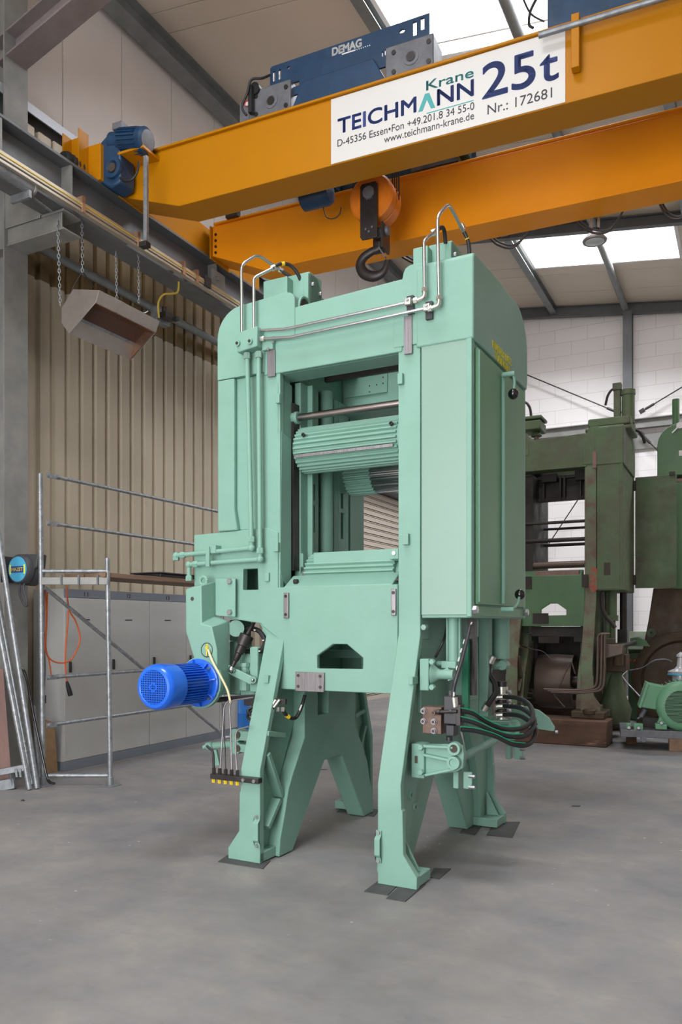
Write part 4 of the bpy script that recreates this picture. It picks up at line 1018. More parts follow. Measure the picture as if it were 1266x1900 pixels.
# bearing blocks on top of both hoods
for (p0, p1, p2, p3), d in (((497, 528, 541, 550), .18), ((773, 468, 800, 486), .18)):
    a, c = xz(p0, p1, d), xz(p2, p3, d); w = part('bearing_block', B().box(a[0], c[0], d - .06, d + .22, 3.86, a[1]).box(a[0] + .08, c[0] + .14, d + .02, d + .2, 3.86, a[1] + .035), 'green', saw, .006)
    part('side_flange', B().prism([(d, 3.84), (d + .3, 3.80), (d + .3, 3.88), (d + .14, a[1] + .03), (d, a[1] + .02)], 'x', c[0] + .1, c[0] + .14), 'green', w, .005)
    for yy, z in ((d + .05, a[1] - .05), (d + .16, a[1] - .08)): part('bolt', B().hexn((c[0] + .14, yy, z), (1, 0, 0), .014, .02), 'bolt', w)
    part('bolt', B().hexn((a[0], d + .02, a[1] - .08), (-1, 0, 0), .014, .02), 'bolt', w)

# gear arm casting left of the frame
pf = lambda L, d: P3(SAW, [(x, y, d) for x, y in L])
ga = part('gear_arm', loft(B(), pf([(345, 1094), (373, 1086), (374, 1158), (392, 1162), (402, 1205), (404, 1290), (379, 1290), (358, 1214), (345, 1172)], -.2),
          pf([(350, 1090), (402, 1078), (402, 1142), (426, 1152), (426, 1205), (428, 1288), (388, 1286), (366, 1214), (352, 1170)], -.03)), 'green', saw, .008)
b = loft(B(), pf([(400, 1073), (437, 1074), (437, 1145), (400, 1142)], -.055), pf([(400, 1073), (439, 1074), (439, 1145), (400, 1142)], -.012)); part('mounting_flange', b, 'green', ga, .004)
for px, py in ((427, 1079), (427, 1136)): part('bolt', B().hexn(V(px, py, -.055), (0, -1, 0), .022, .018), 'bolt', ga)
p = Vector(V(384, 1206, -.2))
part('inspection_hole', B().lathe(p + Vector((0, .004, 0)), (0, -1, 0), [(0, .055), (.006, .052), (.007, .048), (.002, .046), (.002, 0)], 28), 'darksteel', ga)
part('grease_nipple', B().cyl(p + Vector((.005, 0, .015)), p + Vector((.005, -.012, .015)), .012).cyl(p + Vector((.005, 0, .045)), p + Vector((.005, -.01, -.04)), .005), 'brassy', ga)
p = Vector(V(357, 1111, -.2)); part('tapped_hole', B().cyl(p, p + Vector((0, -.003, 0)), .014), 'dark', ga)
p = Vector(V(378, 1078, -.1)); b = B(); b.tube([p + Vector((.03 * math.cos(t * math.pi / 10), 0, .03 * math.sin(t * math.pi / 10))) for t in range(21)], .012, 10); part('lifting_eye', b, 'green', ga)
# bright blue motor flanged to the arm
mc = Vector(V(368, 1267, -.21)); ye = U(284, 1275, mc.x)[1]; A_ = Vector((0, -1, 0)); Lm = mc.y - ye
mo = part('drive_motor', B().lathe(mc, A_, [(0, .12), (0, .115), (Lm - .05, .115)], 32), 'motor_blue', saw, label='bright blue finned electric motor')
part('mount_flange', B().lathe(mc + Vector((0, .02, 0)), A_, [(0, .172), (.022, .172), (.026, .165), (.026, .135), (.05, .125)], 40), 'motor_blue', mo)
part('flange_pad', B().cyl(mc + Vector((0, .05, 0)), mc + Vector((0, .018, 0)), .185), 'green', mo)
for k in range(8):
    a = 2 * math.pi * k / 8 + .2; e = Vector((math.cos(a), 0, math.sin(a))); part('flange_gusset', B().bar(mc + e * .12 + A_ * .02, mc + e * .165 + A_ * .005, .008, .04, e), 'motor_blue', mo)
for k in range(4):
    a = math.pi / 4 + k * math.pi / 2; e = Vector((math.cos(a), 0, math.sin(a))); part('bolt', B().hexn(mc + e * .15 + A_ * .006, A_, .012, .02), 'bolt', mo)
b = B()
for k in range(44):
    a = 2 * math.pi * k / 44; e = Vector((math.cos(a), 0, math.sin(a))); b.bar(mc + e * .128 + A_ * .05, mc + e * .128 + A_ * (Lm - .15), .005, .032, e)
part('cooling_fin', b, 'motor_blue', mo)
cw = part('fan_cowl', B().lathe(mc, A_, [(Lm - .175, .140), (Lm - .175, .150), (Lm - .05, .155), (Lm - .02, .150), (Lm - .004, .136), (Lm, .118), (Lm - .004, .112), (Lm - .03, .112), (Lm - .031, .0)], 40), 'motor_blue', mo)
b = B(); R = .112
for k in range(-7, 8):
    t = k * R / 7.5; h = math.sqrt(max(0, R * R - t * t))
    c0 = mc + A_ * (Lm - .002)
    b.bar(c0 + Vector((t, 0, -h)), c0 + Vector((t, 0, h)), .0052, .003, (0, 1, 0)); b.bar(c0 + Vector((-h, 0, t)), c0 + Vector((h, 0, t)), .0052, .003, (0, 1, 0))
b.bar(c0 + A_ * .003 + Vector((-.022, 0, 0)), c0 + A_ * .003 + Vector((.022, 0, 0)), .001, .001, (0, 1, 0))
d4 = [c0 + A_ * .001 + Vector(v) for v in ((.034, 0, 0), (0, 0, .034), (-.034, 0, 0), (0, 0, -.034))]
for i in range(4): b.bar(d4[i], d4[(i + 1) % 4], .008, .004, (0, 1, 0))
part('fan_grille', b, 'motor_blue', cw)
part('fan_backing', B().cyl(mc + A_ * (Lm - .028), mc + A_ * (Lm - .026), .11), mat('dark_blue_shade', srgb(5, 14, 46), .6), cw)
hose('motor_lead', [(386, 1205, -.22), (395, 1228, -.22), (408, 1252, -.22), (422, 1280, -.2), (428, 1305, -.2)], .008, 'yelcable', label='cream motor cable')

# linkage, pump and hoses in the gap between arm and front leg
b = B()
for q, d in (((425, 1190, 446, 1290), .1), ((446, 1212, 480, 1300), .05), ((425, 1150, 445, 1190), .18), ((463, 1200, 478, 1285), .0)):
    a, c = xz(q[0], q[1], d), xz(q[2], q[3], d); b.box(a[0], c[0], d, d + .16, c[1], a[1])
pm = part('pump_housing', b, 'green', saw, .01)
p = Vector(V(455, 1255, .04)); part('valve_body', B().lathe(p + Vector((0, 0, -.1)), (0, 0, 1), [(0, .04), (.14, .04), (.15, .03), (.17, .03), (.172, .038), (.2, .038)], 8), 'green', pm)
part('crank_lever', B().bar(V(417, 1238, -.04), V(469, 1264, -.04), .02, .06), 'green', pm, .006)
for px, py in ((417, 1238), (469, 1262)): part('pivot', B().cyl(Vector(V(px, py, -.07)), Vector(V(px, py, .0)), .025), 'green', pm)
part('pivot_pin', B().ball(V(469, 1262, -.075), .012, 12), 'bolt', pm)
part('ball_joint', B().ball(V(430, 1242, -.07), .028, 18), 'chrome', saw, label='bright steel ball joint')
rodp = P3(SAW, [(432, 1236, -.06), (442, 1215, -.04), (459, 1178, 0), (472, 1156, .05)])
a, c = Vector(rodp[0]), Vector(rodp[2]); d_ = c - a
sr = part('strut', B().lathe(a, d_, [(0, .014), (.04, .016), (.05, .024), (.1, .027), (.105, .034), (.16, .034), (.165, .05), (d_.length - .005, .052), (d_.length, .044)], 20), 'darksteel', saw, label='dark grey strut cylinder')
part('strut_rod', B().tube([c, Vector(V(473, 1152, .06))], .013, 10), 'darksteel', sr)
hose('hose', [(446, 1168, .08), (465, 1166, .06), (482, 1172, .04), (492, 1190, .03), (486, 1206, .03), (470, 1209, .05), (456, 1209, .08)], .018, 'black', label='thick black hose curl')
for t in ((474, 1169, .03), (490, 1188, .01), (483, 1208, .015)):
    p = Vector(V(*t)); part('hose_print', B().box(p.x - .006, p.x + .006, p.y - .012, p.y - .004, p.z - .004, p.z + .004), 'hosewhite', saw)
part('link_cover', B().prism([xz(473, 1215, .1), xz(481, 1232, .1), xz(479, 1290, .1), xz(470, 1300, .1), xz(465, 1230, .1)], 'y', .1, .14), 'oldgrease', saw, .004)
part('bushing', B().cyl(Vector(V(438, 1166, .2)), Vector(V(438, 1166, .0)), .06), 'green', saw)

# black bars and fine tubes from arm to the manifold bar on the left leg
part('support_bar', B().bar(V(385, 1302, .05), V(470, 1294, .05), .03, .02), 'darksteel', saw)
part('support_bar', B().bar(V(400, 1296, -.02), V(478, 1290, -.02), .025, .016), 'darksteel', saw)
a, c = xz(455, 1290, .02), xz(478, 1310, .02); part('junction_block', B().box(a[0], c[0], .0, .08, c[1], a[1]), 'blackplastic', saw, .005)
d = -.345
a, c = Vector(V(394, 1446, d)), Vector(V(483, 1449, d))
mb = part('manifold_bar', B().bar((a.x, d, c.z), (c.x, d, c.z), .05, .035), 'darksteel', saw, .003, label='dark manifold bar on the left leg')
for px in (456, 476): part('bolt', B().hexn((V(px, 1448, d)[0], d - .025, c.z), (0, -1, 0), .014, .012), 'bolt', mb)
tubes = [(397, [(397, 1440), (396, 1400), (394, 1392), (388, 1388), (384, 1384)], .009, 'black'), (408, [(408, 1440), (412, 1380), (416, 1310), (425, 1300)], .006, 'ground'),
         (419, [(419, 1440), (418, 1390), (414, 1330), (414, 1305)], .004, 'darksteel'), (430, [(430, 1440), (429, 1360), (426, 1312), (430, 1300), (470, 1294)], .006, 'ground'), (441, [(441, 1440), (438, 1405), (437, 1362), (442, 1353), (462, 1348)], .006, 'ground')]
for px, pts, r, m in tubes:
    part('feed_tube', B().bent([V(x, y, d + .0 + .1 * (1440 - y) / 140) for x, y in pts], r, .03), m, mb)
    x = V(px, 1448, d)[0]
    part('union_nut', B().hexn((x, d, c.z + .016), (0, 0, 1), .013, .04), 'darksteel', mb); part('plug', B().hexn((x, d, c.z - .045), (0, 0, 1), .014, .028), 'brassy', mb)
# hose bridge across the front leg
d = -.12
part('hose_rail', B().bar(V(482, 1298, d), V(531, 1302, d), .02, .035), 'darksteel', saw)
for px in (488, 499): part('bolt', B().hexn(Vector(V(px, 1299, d - .01)), (0, -1, 0), .01, .008), 'bolt', saw)
for k, dd in enumerate((0, 9)):
    hose('hose', [(505 + dd, 1302, d - .02), (497, 1318 + dd, d - .03), (480, 1328 + dd, d - .03), (465, 1326 + dd, d - .02), (460, 1318 + dd, d + .0), (476, 1309, d + .05)], .010, 'black')
    part('hose_end', B().tube(P3(SAW, [(512 + dd * .8, 1298, d - .02), (503 + dd * .6, 1312, d - .028)]), .011, 8), 'zinc', saw)
    part('union_nut', B().hexn(V(516 + dd, 1320, d), (0, 0, 1), .014, .03), 'zinc', saw)
hose('hose', [(525, 1318, d), (535, 1330, d + .05), (548, 1332, .03), (558, 1316, .05), (566, 1290, .1)], .013, 'black')
part('hose_print', B().tube(P3(SAW, [(556, 1318, .03), (560, 1308, .05)]), .006, 6), 'hosewhite', saw)
part('hose_band', B().tube(P3(SAW, [(531, 1327, d + .03), (537, 1331, d + .055)]), .0145, 10), 'brassy', saw)
# clevis arms behind the left leg
b = B()
for q in ((436, 1356, 470, 1376), (436, 1380, 468, 1398)):
    a, c = xz(q[0], q[1], .1), xz(q[2], q[3], .1); b.box(a[0], c[0], .1, .2, c[1], a[1]); b.cyl((a[0], .1, (a[1] + c[1]) / 2), (a[0], .2, (a[1] + c[1]) / 2), .05)
cl = part('clevis', b, 'green', saw, .004)
for py in (1363, 1389): p = Vector(V(441, py, .095)); part('bore', B().cyl(p, p + Vector((0, -.003, 0)), .024), 'dark', cl)
part('draw_rod', B().cyl(V(384, 1384, .12), V(440, 1380, .14), .028), 'green', saw); part('rod_end', B().cyl(V(377, 1387, .1), V(384, 1384, .11), .016).ball(V(390, 1384, .11), .035, 14), 'green', saw)
part('rod_tail', B().bar(V(398, 1392, .12), V(404, 1420, .12), .02, .05), 'green', saw)
# rear left leg clamp
p = Vector(SAW.V(657, 1465, 1.2)); part('clamp', B().box(p.x - .05, p.x + .05, 1.15, 1.25, p.z - .06, p.z + .05).cyl((p.x, 1.2, p.z + .04), (p.x, 1.2, p.z + .1), .02), 'green', saw, .006)

# hydraulics under the right cabinet
def vcyl(name, px, p0, p1, d, r, m='green', parent=saw, label=None):
    a, c = V(px, p0, d), V(px, p1, d); return part(name, B().cyl((a[0], d, a[2]), (a[0], d, c[2]), r), m, parent, label=label)
c1 = vcyl('lift_cylinder', 842, 1140, 1228, .12, .034)
for px in (830, 853): part('tie_rod', B().tube([V(px, 1140, .12), V(px, 1228, .12)], .007, 8), 'green', c1)
a, c = xz(825, 1226, .12), xz(852, 1240, .12); part('cylinder_foot', B().box(a[0], c[0], .06, .18, c[1], a[1]), 'green', c1, .004)
part('pivot', B().cyl(V(812, 1232, .12), V(826, 1232, .12), .02), 'green', c1)
c2 = vcyl('lift_cylinder', 930, 1140, 1222, 1.0, .062)
p = Vector(V(935, 1234, 1.0)); part('rod_eye', B().cyl(p + Vector((0, -.05, 0)), p + Vector((0, .05, 0)), .035).bar(p, p + Vector((0, 0, .06)), .03, .04), 'green', c2)
part('pivot', B().cyl(V(908, 1236, .95), V(934, 1234, .98), .03), 'green', c2)
b = B(); a, c = xz(783, 1222, .0), xz(800, 1281, .0); b.box(a[0], c[0], -.04, .05, c[1], a[1]); part('bearing_bracket', b, 'green', saw, .006)
part('trunnion', B().lathe(V(802, 1251, .0), Vector((1, .1, 0)), [(0, .07), (.03, .045), (.05, .032), (.14, .032)], 20).bar(V(829, 1240, .02), V(837, 1262, .02), .03, .03), 'green', saw)
for py in (1228, 1275): part('bolt', B().hexn(V(804, py, -.04), (0, -1, 0), .02, .03), 'green', saw)
part('bolt', B().hexn(V(790, 1164, .05), (0, -1, 0), .022, .04), 'panel', saw)
part('wear_strip', B().box(V(868, 1160, .45)[0], V(881, 1160, .45)[0], .45, .5, V(870, 1290, .45)[2], 1.66), 'darksteel', saw)
part('guide_band', B().box(V(858, 1160, .4)[0], V(869, 1160, .4)[0], .4, .44, V(862, 1325, .4)[2], 1.5), 'green_band', saw, label='emerald green guide band')
b = B(); a, c = xz(840, 1150, .5), xz(858, 1300, .5); b.box(a[0], c[0], .5, .56, c[1], 1.66); part('guide_post', b, 'green', saw, .004)
b = B(); a, c = xz(888, 1150, .75), xz(906, 1330, .75); b.box(a[0], c[0], .75, .85, c[1], 1.66); part('guide_post', b, 'green', saw, .006)
b = B(); a, c = xz(893, 1215, .9), xz(905, 1265, .9); b.box(a[0], c[0], .85, 1.0, c[1], a[1]); part('bearing_bracket', b, 'green', saw, .006)
hose('hose', [(808, 1220, .2), (822, 1192, .2), (826, 1180, .25), (830, 1160, .3)], .009, 'black')
# valve block with dark solenoid and hoses
d = -.12
a, c = xz(784, 1311, d), xz(819, 1363, d); vb = part('valve_block', B().box(a[0], c[0], d, d + .1, c[1], a[1]), 'rust', saw, .004, label='rusty brown valve block with socket bolts')
for px, py in ((787, 1319), (787, 1338), (806, 1339), (806, 1356), (806, 1322)):
    p = Vector(V(px, py, d)); part('socket_bolt', B().lathe(p, (0, -1, 0), [(0, .02), (.008, .02), (.008, .015), (.022, .015), (.022, .009), (.014, .008), (.014, 0)], 16), 'ground' if py != 1322 else 'rust', vb); part('socket', B().cyl(p + Vector((0, -.012, 0)), p + Vector((0, -.0225, 0)), .009, None, 6), 'dark', vb)  # dark caps paint the shade into the bolt sockets
b = B(); a, c = xz(823, 1291, d), xz(848, 1345, d); b.box(a[0], c[0], d, d + .1, c[1], a[1]); a2, c2_ = xz(826, 1345, d), xz(842, 1367, d); b.box(a2[0], c2_[0], d + .01, d + .09, c2_[1], a2[1])
so = part('solenoid', b, 'blackplastic', vb, .006, label='black solenoid valve'); part('knurl_cap', B().cyl(V(834, 1367, d + .05), V(834, 1374, d + .05), .02), 'blackplastic', so); part('stem', B().box(V(831, 1290, d)[0], V(837, 1290, d)[0], d + .02, d + .08, V(834, 1292, d)[2], V(834, 1282, d)[2]), 'blackplastic', so)
part('stud', B().cyl(V(810, 1321, d - .01), V(848, 1320, d - .01), .011).hexn(V(812, 1321, d - .01), (1, 0, 0), .02, .02).hexn(V(834, 1320, d - .01), (1, 0, 0), .016, .02), 'darksteel', vb)
part('connector_strip', B().box(V(846, 1310, d)[0], V(855, 1310, d)[0], d + .0, d + .07, V(850, 1347, d)[2], V(850, 1308, d)[2]), 'darksteel', vb, .003)
hose('hose', [(842, 1300, d), (842, 1280, d), (847, 1258, d), (857, 1226, d + .04), (866, 1190, d + .1), (873, 1160, d + .15)], .013, 'blackplastic', label='navy hose with white print')
for k in range(9):
    t = k / 8; q = [(842.5 + 3 * t + 27 * t * t, 1292 - 130 * t), (842.5 + 3 * (t + .06) + 27 * (t + .06) ** 2, 1292 - 130 * (t + .06))]
    part('hose_print', B().tube([V(x, y, d - .013 + .2 * t) for x, y in q], .005, 6), 'hosewhite', saw)
part('hose_end', B().cyl(V(845, 1312, d), V(843, 1294, d), .02), 'zinc', saw)
LO = [([(856, 1318), (880, 1324), (905, 1340), (935, 1352), (965, 1352), (985, 1340), (989, 1322), (980, 1305), (960, 1295), (936, 1293)], 'black'),
      ([(856, 1334), (885, 1342), (915, 1356), (945, 1366), (972, 1366), (988, 1352), (992, 1335), (978, 1320), (960, 1312), (936, 1310)], 'black'),
      ([(856, 1353), (885, 1356), (920, 1366), (950, 1380), (975, 1383), (990, 1372), (994, 1352), (978, 1335), (960, 1327), (936, 1326)], 'black')]
for pts, m in LO:
    n = len(pts)
    h = hose('hose', [(x, y, d + .02 + (i / (n - 1)) ** 1.2 * .75) for i, (x, y) in enumerate(pts)], .0155, m, label='looped black hydraulic hose')
    part('green_stripe', B().tube([Vector(V(x, y - 3, d + .0 + (i / (n - 1)) ** 1.2 * .75)) + Vector((0, -.006, .006)) for i, (x, y) in enumerate(pts[:5])], .004, 6, 6), 'green_band', h)
    part('hose_end', B().tube([V(pts[-1][0] + 4, pts[-1][1], .77), V(pts[-1][0] - 14, pts[-1][1] + 1, .77)], .019, 10), 'zinc', h); part('union_nut', B().hexn(V(918, pts[-1][1] + 2, .77), (1, 0, 0), .022, .02), 'zinc', h)
vs = part('valve_stack', B().cyl(V(932, 1274, .85), V(932, 1334, .85), .042), 'zinc', saw, label='bright steel valve stack')
part('valve_cap', B().cyl(V(932, 1264, .85), V(932, 1274, .85), .034), 'black', vs)
for py in (1302, 1318): part('valve_band', B().cyl(V(932, py - 4, .85), V(932, py + 4, .85), .046), 'darksteel', vs)
for py in (1284, 1300, 1318, 1330): part('bolt', B().hexn(V(941, py, .83), (1, 0, 0), .014, .03), 'bolt', vs)
hose('hose', [(912, 1224, .8), (908, 1236, .8), (908, 1250, .8), (918, 1268, .78), (920, 1284, .76), (912, 1298, .74), (904, 1310, .72)], .02, 'black', label='thick black hose to the bright valve')
for q in ([(916, 1218), (910, 1230)], [(906, 1304), (898, 1318)]): part('hose_end', B().tube([V(x, y, .74 if y > 1290 else .8) for x, y in q], .024, 10), 'zinc', saw)
a, c = xz(888, 1286, .9), xz(912, 1328, .9); part('valve_block', B().box(a[0], c[0], .9, 1.0, c[1], a[1]), 'rust', saw, .004, label='rusty block behind the bright valve')
# swing bracket on the front right leg, tie rod to its twin at the rear
d = -.1
def bracket(pts, dd, parent):
    w = part('swing_arm', B().prism([xz(x, y, dd) for x, y in pts], 'y', dd, dd + .05), 'green', parent, .006); return w
sw = bracket([(778, 1381), (842, 1381), (858, 1384), (861, 1400), (859, 1425), (848, 1432), (780, 1442)], d, saw)
part('hinge_plate', B().box(xz(766, 1378, d)[0], xz(790, 1378, d)[0], d - .025, d + .1, xz(770, 1442, d)[1], xz(770, 1379, d)[1]), 'green', sw, .006)
part('hinge_slot', B().box(xz(773, 1400, d)[0], xz(778, 1400, d)[0], d - .028, d, xz(770, 1414, d)[1], xz(770, 1401, d)[1]), 'dark', sw)
for q in (((786, 1384), (842, 1387)), ((786, 1400), (842, 1412)), ((790, 1438), (846, 1426))): part('rib', B().bar(V(*q[0], d - .015), V(*q[1], d - .015), .035, .016), 'green', sw, .003)
for px, py, m in ((846, 1388, 'dark'), (845, 1414, 'green')):
    p = Vector(V(px, py, d)); part('eye', B().lathe(p, (0, -1, 0), [(0, .042), (.04, .04), (.04, .026), (.03, .024)], 24), 'green', sw); part('pin', B().cyl(p + Vector((0, .0, 0)), p + Vector((0, -.032, 0)), .024), m, sw)
for py in (1386, 1432): part('bolt', B().hexn(V(783, py, d - .02), (0, -1, 0), .02, .03), 'green', sw)
part('tie_rod', B().cyl(V(850, 1410, d + .05), V(958, 1352, 1.25), .026), 'green', saw)
part('tie_rod', B().cyl(V(866, 1400, .1), V(950, 1352, 1.25), .016), 'green', saw)
sw2 = bracket([(898, 1345), (948, 1340), (962, 1344), (962, 1360), (955, 1372), (900, 1378)], 1.15, saw)
for q in (((898, 1340), (958, 1342)), ((898, 1356), (958, 1356))): part('rib', B().bar(V(*q[0], 1.12), V(*q[1], 1.12), .05, .022), 'green', sw2, .003)
for px, py in ((955, 1346), (952, 1362)): part('eye', B().cyl(V(px, py, 1.1), V(px, py, 1.2), .045), 'green', sw2)
for pp, dd in (((843, 1430, 876, 1465), .0), ((940, 1382, 970, 1410), 1.2)):
    a, c = xz(pp[0], pp[1], dd), xz(pp[2], pp[3], dd); w = part('clamp_plate', B().box(a[0] + .06, c[0], dd, dd + .02, c[1], a[1]).box(a[0], a[0] + .035, dd - .02, dd + .06, c[1], a[1]), 'green', saw, .004)
    for z in (a[1] - .02, c[1] + .02): part('bolt', B().cyl((c[0] - .01, dd - .03, z), (c[0] + .03, dd - .03, z), .012, None, 6), 'bolt', w)
# rounded guard plate at the rear, seen past the hoses
gp = [xz(945, 1313, 1.5)] + [xz(x, y, 1.5) for x, y in ((975, 1311), (1000, 1318), (1018, 1332), (1029, 1350), (1028, 1357), (945, 1345))]
gd = part('rear_guard', B().prism(gp, 'y', 1.5, 1.53), 'green', saw, .003, label='quarter round guard plate')
part('hole', B().cyl(V(995, 1343, 1.5), V(995, 1343, 1.497), .014), 'dark', gd); part('bolt', B().hexn(V(1031, 1358, 1.5), (1, 0, 0), .014, .02), 'bolt', gd)
part('guard_arm', B().bar((.6, 1.3, gp[-1][1] + .05), (gp[0][0] + .1, 1.52, gp[-1][1] + .05), .04, .08), 'green', saw)
# ---------------------------------------------------------------- rubber sheets under the feet
def sheet(label, q, group=None):
    P = [SAW.Z(x, y, -SAW.oz) for x, y in q]
    c = Vector((sum(p[0] for p in P) / 4, sum(p[1] for p in P) / 4, -SAW.oz))
    solo('rubber_sheet', B().prism([(p[0], p[1]) for p in P], 'z', -SAW.oz, -SAW.oz + .006), 'mat', label, 'rubber sheet', SAW, c, 'rubber sheets under the saw feet')
sheet('rubber sheet at the outer edge of the closest saw foot, tilted', [(676, 1655), (712, 1628), (748, 1634), (720, 1662)])
sheet('rubber sheet sticking out furthest below the closest saw foot', [(717, 1668), (750, 1638), (790, 1642), (752, 1674)])
sheet('rubber sheet behind the closest saw foot', [(796, 1628), (806, 1612), (837, 1613), (815, 1632)])
sheet('torn rubber sheet under the inner side of the rear foot by the hoses', [(853, 1546), (872, 1522), (902, 1522), (882, 1550)])
sheet('flat rubber sheet jutting out beyond the rear foot by the hoses', [(903, 1550), (918, 1526), (965, 1526), (951, 1555)])
sheet('wavy rubber sheet under the foot below the blue motor', [(405, 1600), (425, 1586), (502, 1598), (488, 1613)])
sheet('thin rubber sheet under the rear foot seen between the front legs', [(625, 1507), (640, 1496), (705, 1503), (694, 1516)])

# ---------------------------------------------------------------- left side of the hall
U, V = BLD.U, BLD.V
# radiant heater on chains
pA = -5.95
A_, B_ = Vector(U(178, 562, pA)), Vector(U(289, 611, pA))
qa, qb = A_.y, B_.y
P = [(V(x, y, qa)[0], V(x, y, qa)[2]) for x, y in ((136, 537), (185, 539), (178, 562), (129, 620), (115, 600), (115, 572))]
ht = thing('radiant_heater', 'tilted stainless gas radiant heater hanging on chains by the corrugated wall', 'heater', BLD, (sum(p[0] for p in P) / 6, qa, min(p[1] for p in P)))
part('end_plate', B().prism(P, 'y', qa - .006, qa), 'heater', ht, .002)
part('end_plate', B().prism(P, 'y', qb, qb + .006), 'heater', ht, .002)
def wallstrip(b, p, q, t=.006): b.bar(((p[0] + q[0]) / 2, qa, (p[1] + q[1]) / 2), ((p[0] + q[0]) / 2, qb, (p[1] + q[1]) / 2), t, math.hypot(q[0] - p[0], q[1] - p[1]), (q[0] - p[0], 0, q[1] - p[1])); return b
part('top_band', wallstrip(B(), P[1], P[2]), 'heater', ht)
b = B()
for i in (0, 4, 5): wallstrip(b, P[i], P[(i + 1) % 6])
part('housing', b, 'heater', ht)
lip = lambda t: (P[2][0] * (1 - t) + P[3][0] * t, P[2][1] * (1 - t) + P[3][1] * t)
n = Vector((P[2][1] - P[3][1], 0, -(P[2][0] - P[3][0]))).normalized()      # out of the mouth
def inn(t, dd): p = lip(t); return (p[0] - n.x * dd, p[1] - n.z * dd)
part('reflector', wallstrip(B(), lip(0.01), inn(.22, .1)), 'burnt', ht); part('reflector', wallstrip(B(), inn(.64, .1), lip(.99)), 'heater', ht)
part('reflector_end', B().prism([lip(.02), inn(.22, .1), inn(.72, .1), lip(.98)], 'y', qb - .02, qb - .012), 'burnt', ht)
part('burner_panel', wallstrip(B(), inn(.22, .11), inn(.62, .11), .02), 'ceramic', ht)
part('burner_rail', wallstrip(B(), inn(.62, .1), inn(.68, .085), .012), 'galv', ht)
def chain(a, c):
    b = B(); a = Vector(a); c = Vector(c); L = (c - a).length; n = int(L / .036); d = (c - a).normalized()
    r = d.orthogonal().normalized(); s = d.cross(r)
    for i in range(n):
        o = a + d * (i + .5) * L / n; e = r if i % 2 else s
        pts = [o + d * .023 * math.cos(t * math.pi / 4) + e * .011 * math.sin(t * math.pi / 4) for t in range(9)]
        b.tube(pts, .004, 5)
    return b
for (x0, y0), (x1, y1), t in (((107, 410), (112, 568), -6.12), ((152, 396), (153, 505), -6.08), ((215, 467), (217, 555), -6.1), ((257, 465), (258, 562), -6.08)):
    a = U(x0, y0, t); c = U(x1, y1, t); part('chain', chain(a, c), 'galv', ht)
b = B()
for q in (((153, 503), (132, 540)), ((153, 503), (175, 535))): b.tube([U(*q[0], -6.1), U(*q[1], -6.1)], .005, 6)
part('hanger_wire', b, 'darksteel', ht)
part('gas_pipe', B().tube([U(195, 545, -6.1), U(225, 560, -6.1), U(262, 580, -6.08), (-6.08, qb + .02, U(289, 585, -6.08)[2])], .007, 8, 4), 'galv', ht)
gv = thing('gas_valve', 'small gas valve box with a yellow hose beside the radiant heater', 'gas valve', BLD, U(303, 610, -6.3))
a, c = U(294, 566, -6.3), U(318, 606, -6.3)
part('valve_box', B().box(-6.42, -6.32, a[1], c[1], c[2], a[2]), 'galv', gv, .003)
part('valve_body', B().box(-6.3, -6.2, a[1] + .02, c[1] - .05, c[2] + .03, c[2] + .1).cyl((-6.25, a[1] + .05, c[2] + .1), (-6.25, a[1] + .05, c[2] + .16), .03), 'darksteel', gv, .004)
part('knob', B().cyl((-6.2, c[1] - .06, c[2] + .05), (-6.15, c[1] - .06, c[2] + .05), .03), 'black', gv)
part('hose', B().tube([U(295, 590, -6.24), U(294, 562, -6.22), U(303, 547, -6.2), U(318, 545, -6.18), U(330, 541, -6.15), U(332, 520, -6.12), U(333, 508, -6.1)], .012, 8, 6), 'yellowhose', gv)
part('pipe_stub', B().cyl(U(333, 515, -6.1), U(334, 488, -6.1), .012), 'copper', gv)

# tube lamp under the runway bracket
a, c = Vector(U(-60, 266, -6.0)), Vector(U(57, 361, -6.0)); zl = (a.z + c.z) / 2
lt = thing('tube_lamp', 'silver tube lamp under the runway by the grey column', 'lamp', BLD, (-6.0, c.y, zl))
part('tube', B().cyl((-6.0, 4.0, zl), (-6.0, c.y, zl), .058), 'galv', lt)
part('end_cap', B().cyl((-6.0, c.y, zl), (-6.0, c.y + .03, zl), .064), 'column', lt, .006)
part('bracket', B().box(-6.2, -5.95, c.y - .06, c.y - .03, zl - .12, zl - .05).bar((-6.02, c.y - .05, zl - .05), (-6.02, c.y + .28, zl - .09), .03, .01), 'galv', lt, .003)
# beige boxes on the wall girder
for i, (x0, y0, x1, y1) in enumerate(((42, 236, 60, 264), (68, 256, 91, 284), (95, 272, 117, 300))):
    a, c = U(x0, y0, -6.9), U(x1, y1, -6.9); zc = (a[2] + c[2]) / 2
    bx = thing('junction_box', ['beige box behind the runway, beside the grey column', 'middle beige box of the three behind the runway', 'beige box behind the runway, beside the black crane buffer'][i], 'junction box', BLD, (-6.93, a[1], zc - .1), 'beige boxes behind the runway')
    part('housing', B().box(-6.98, -6.86, a[1], c[1], zc - .12, zc + .1), 'beigebox', bx, .012)
    part('clip', B().box(-6.94, -6.9, c[1], c[1] + .02, zc, zc + .06), 'bolt', bx, .003)

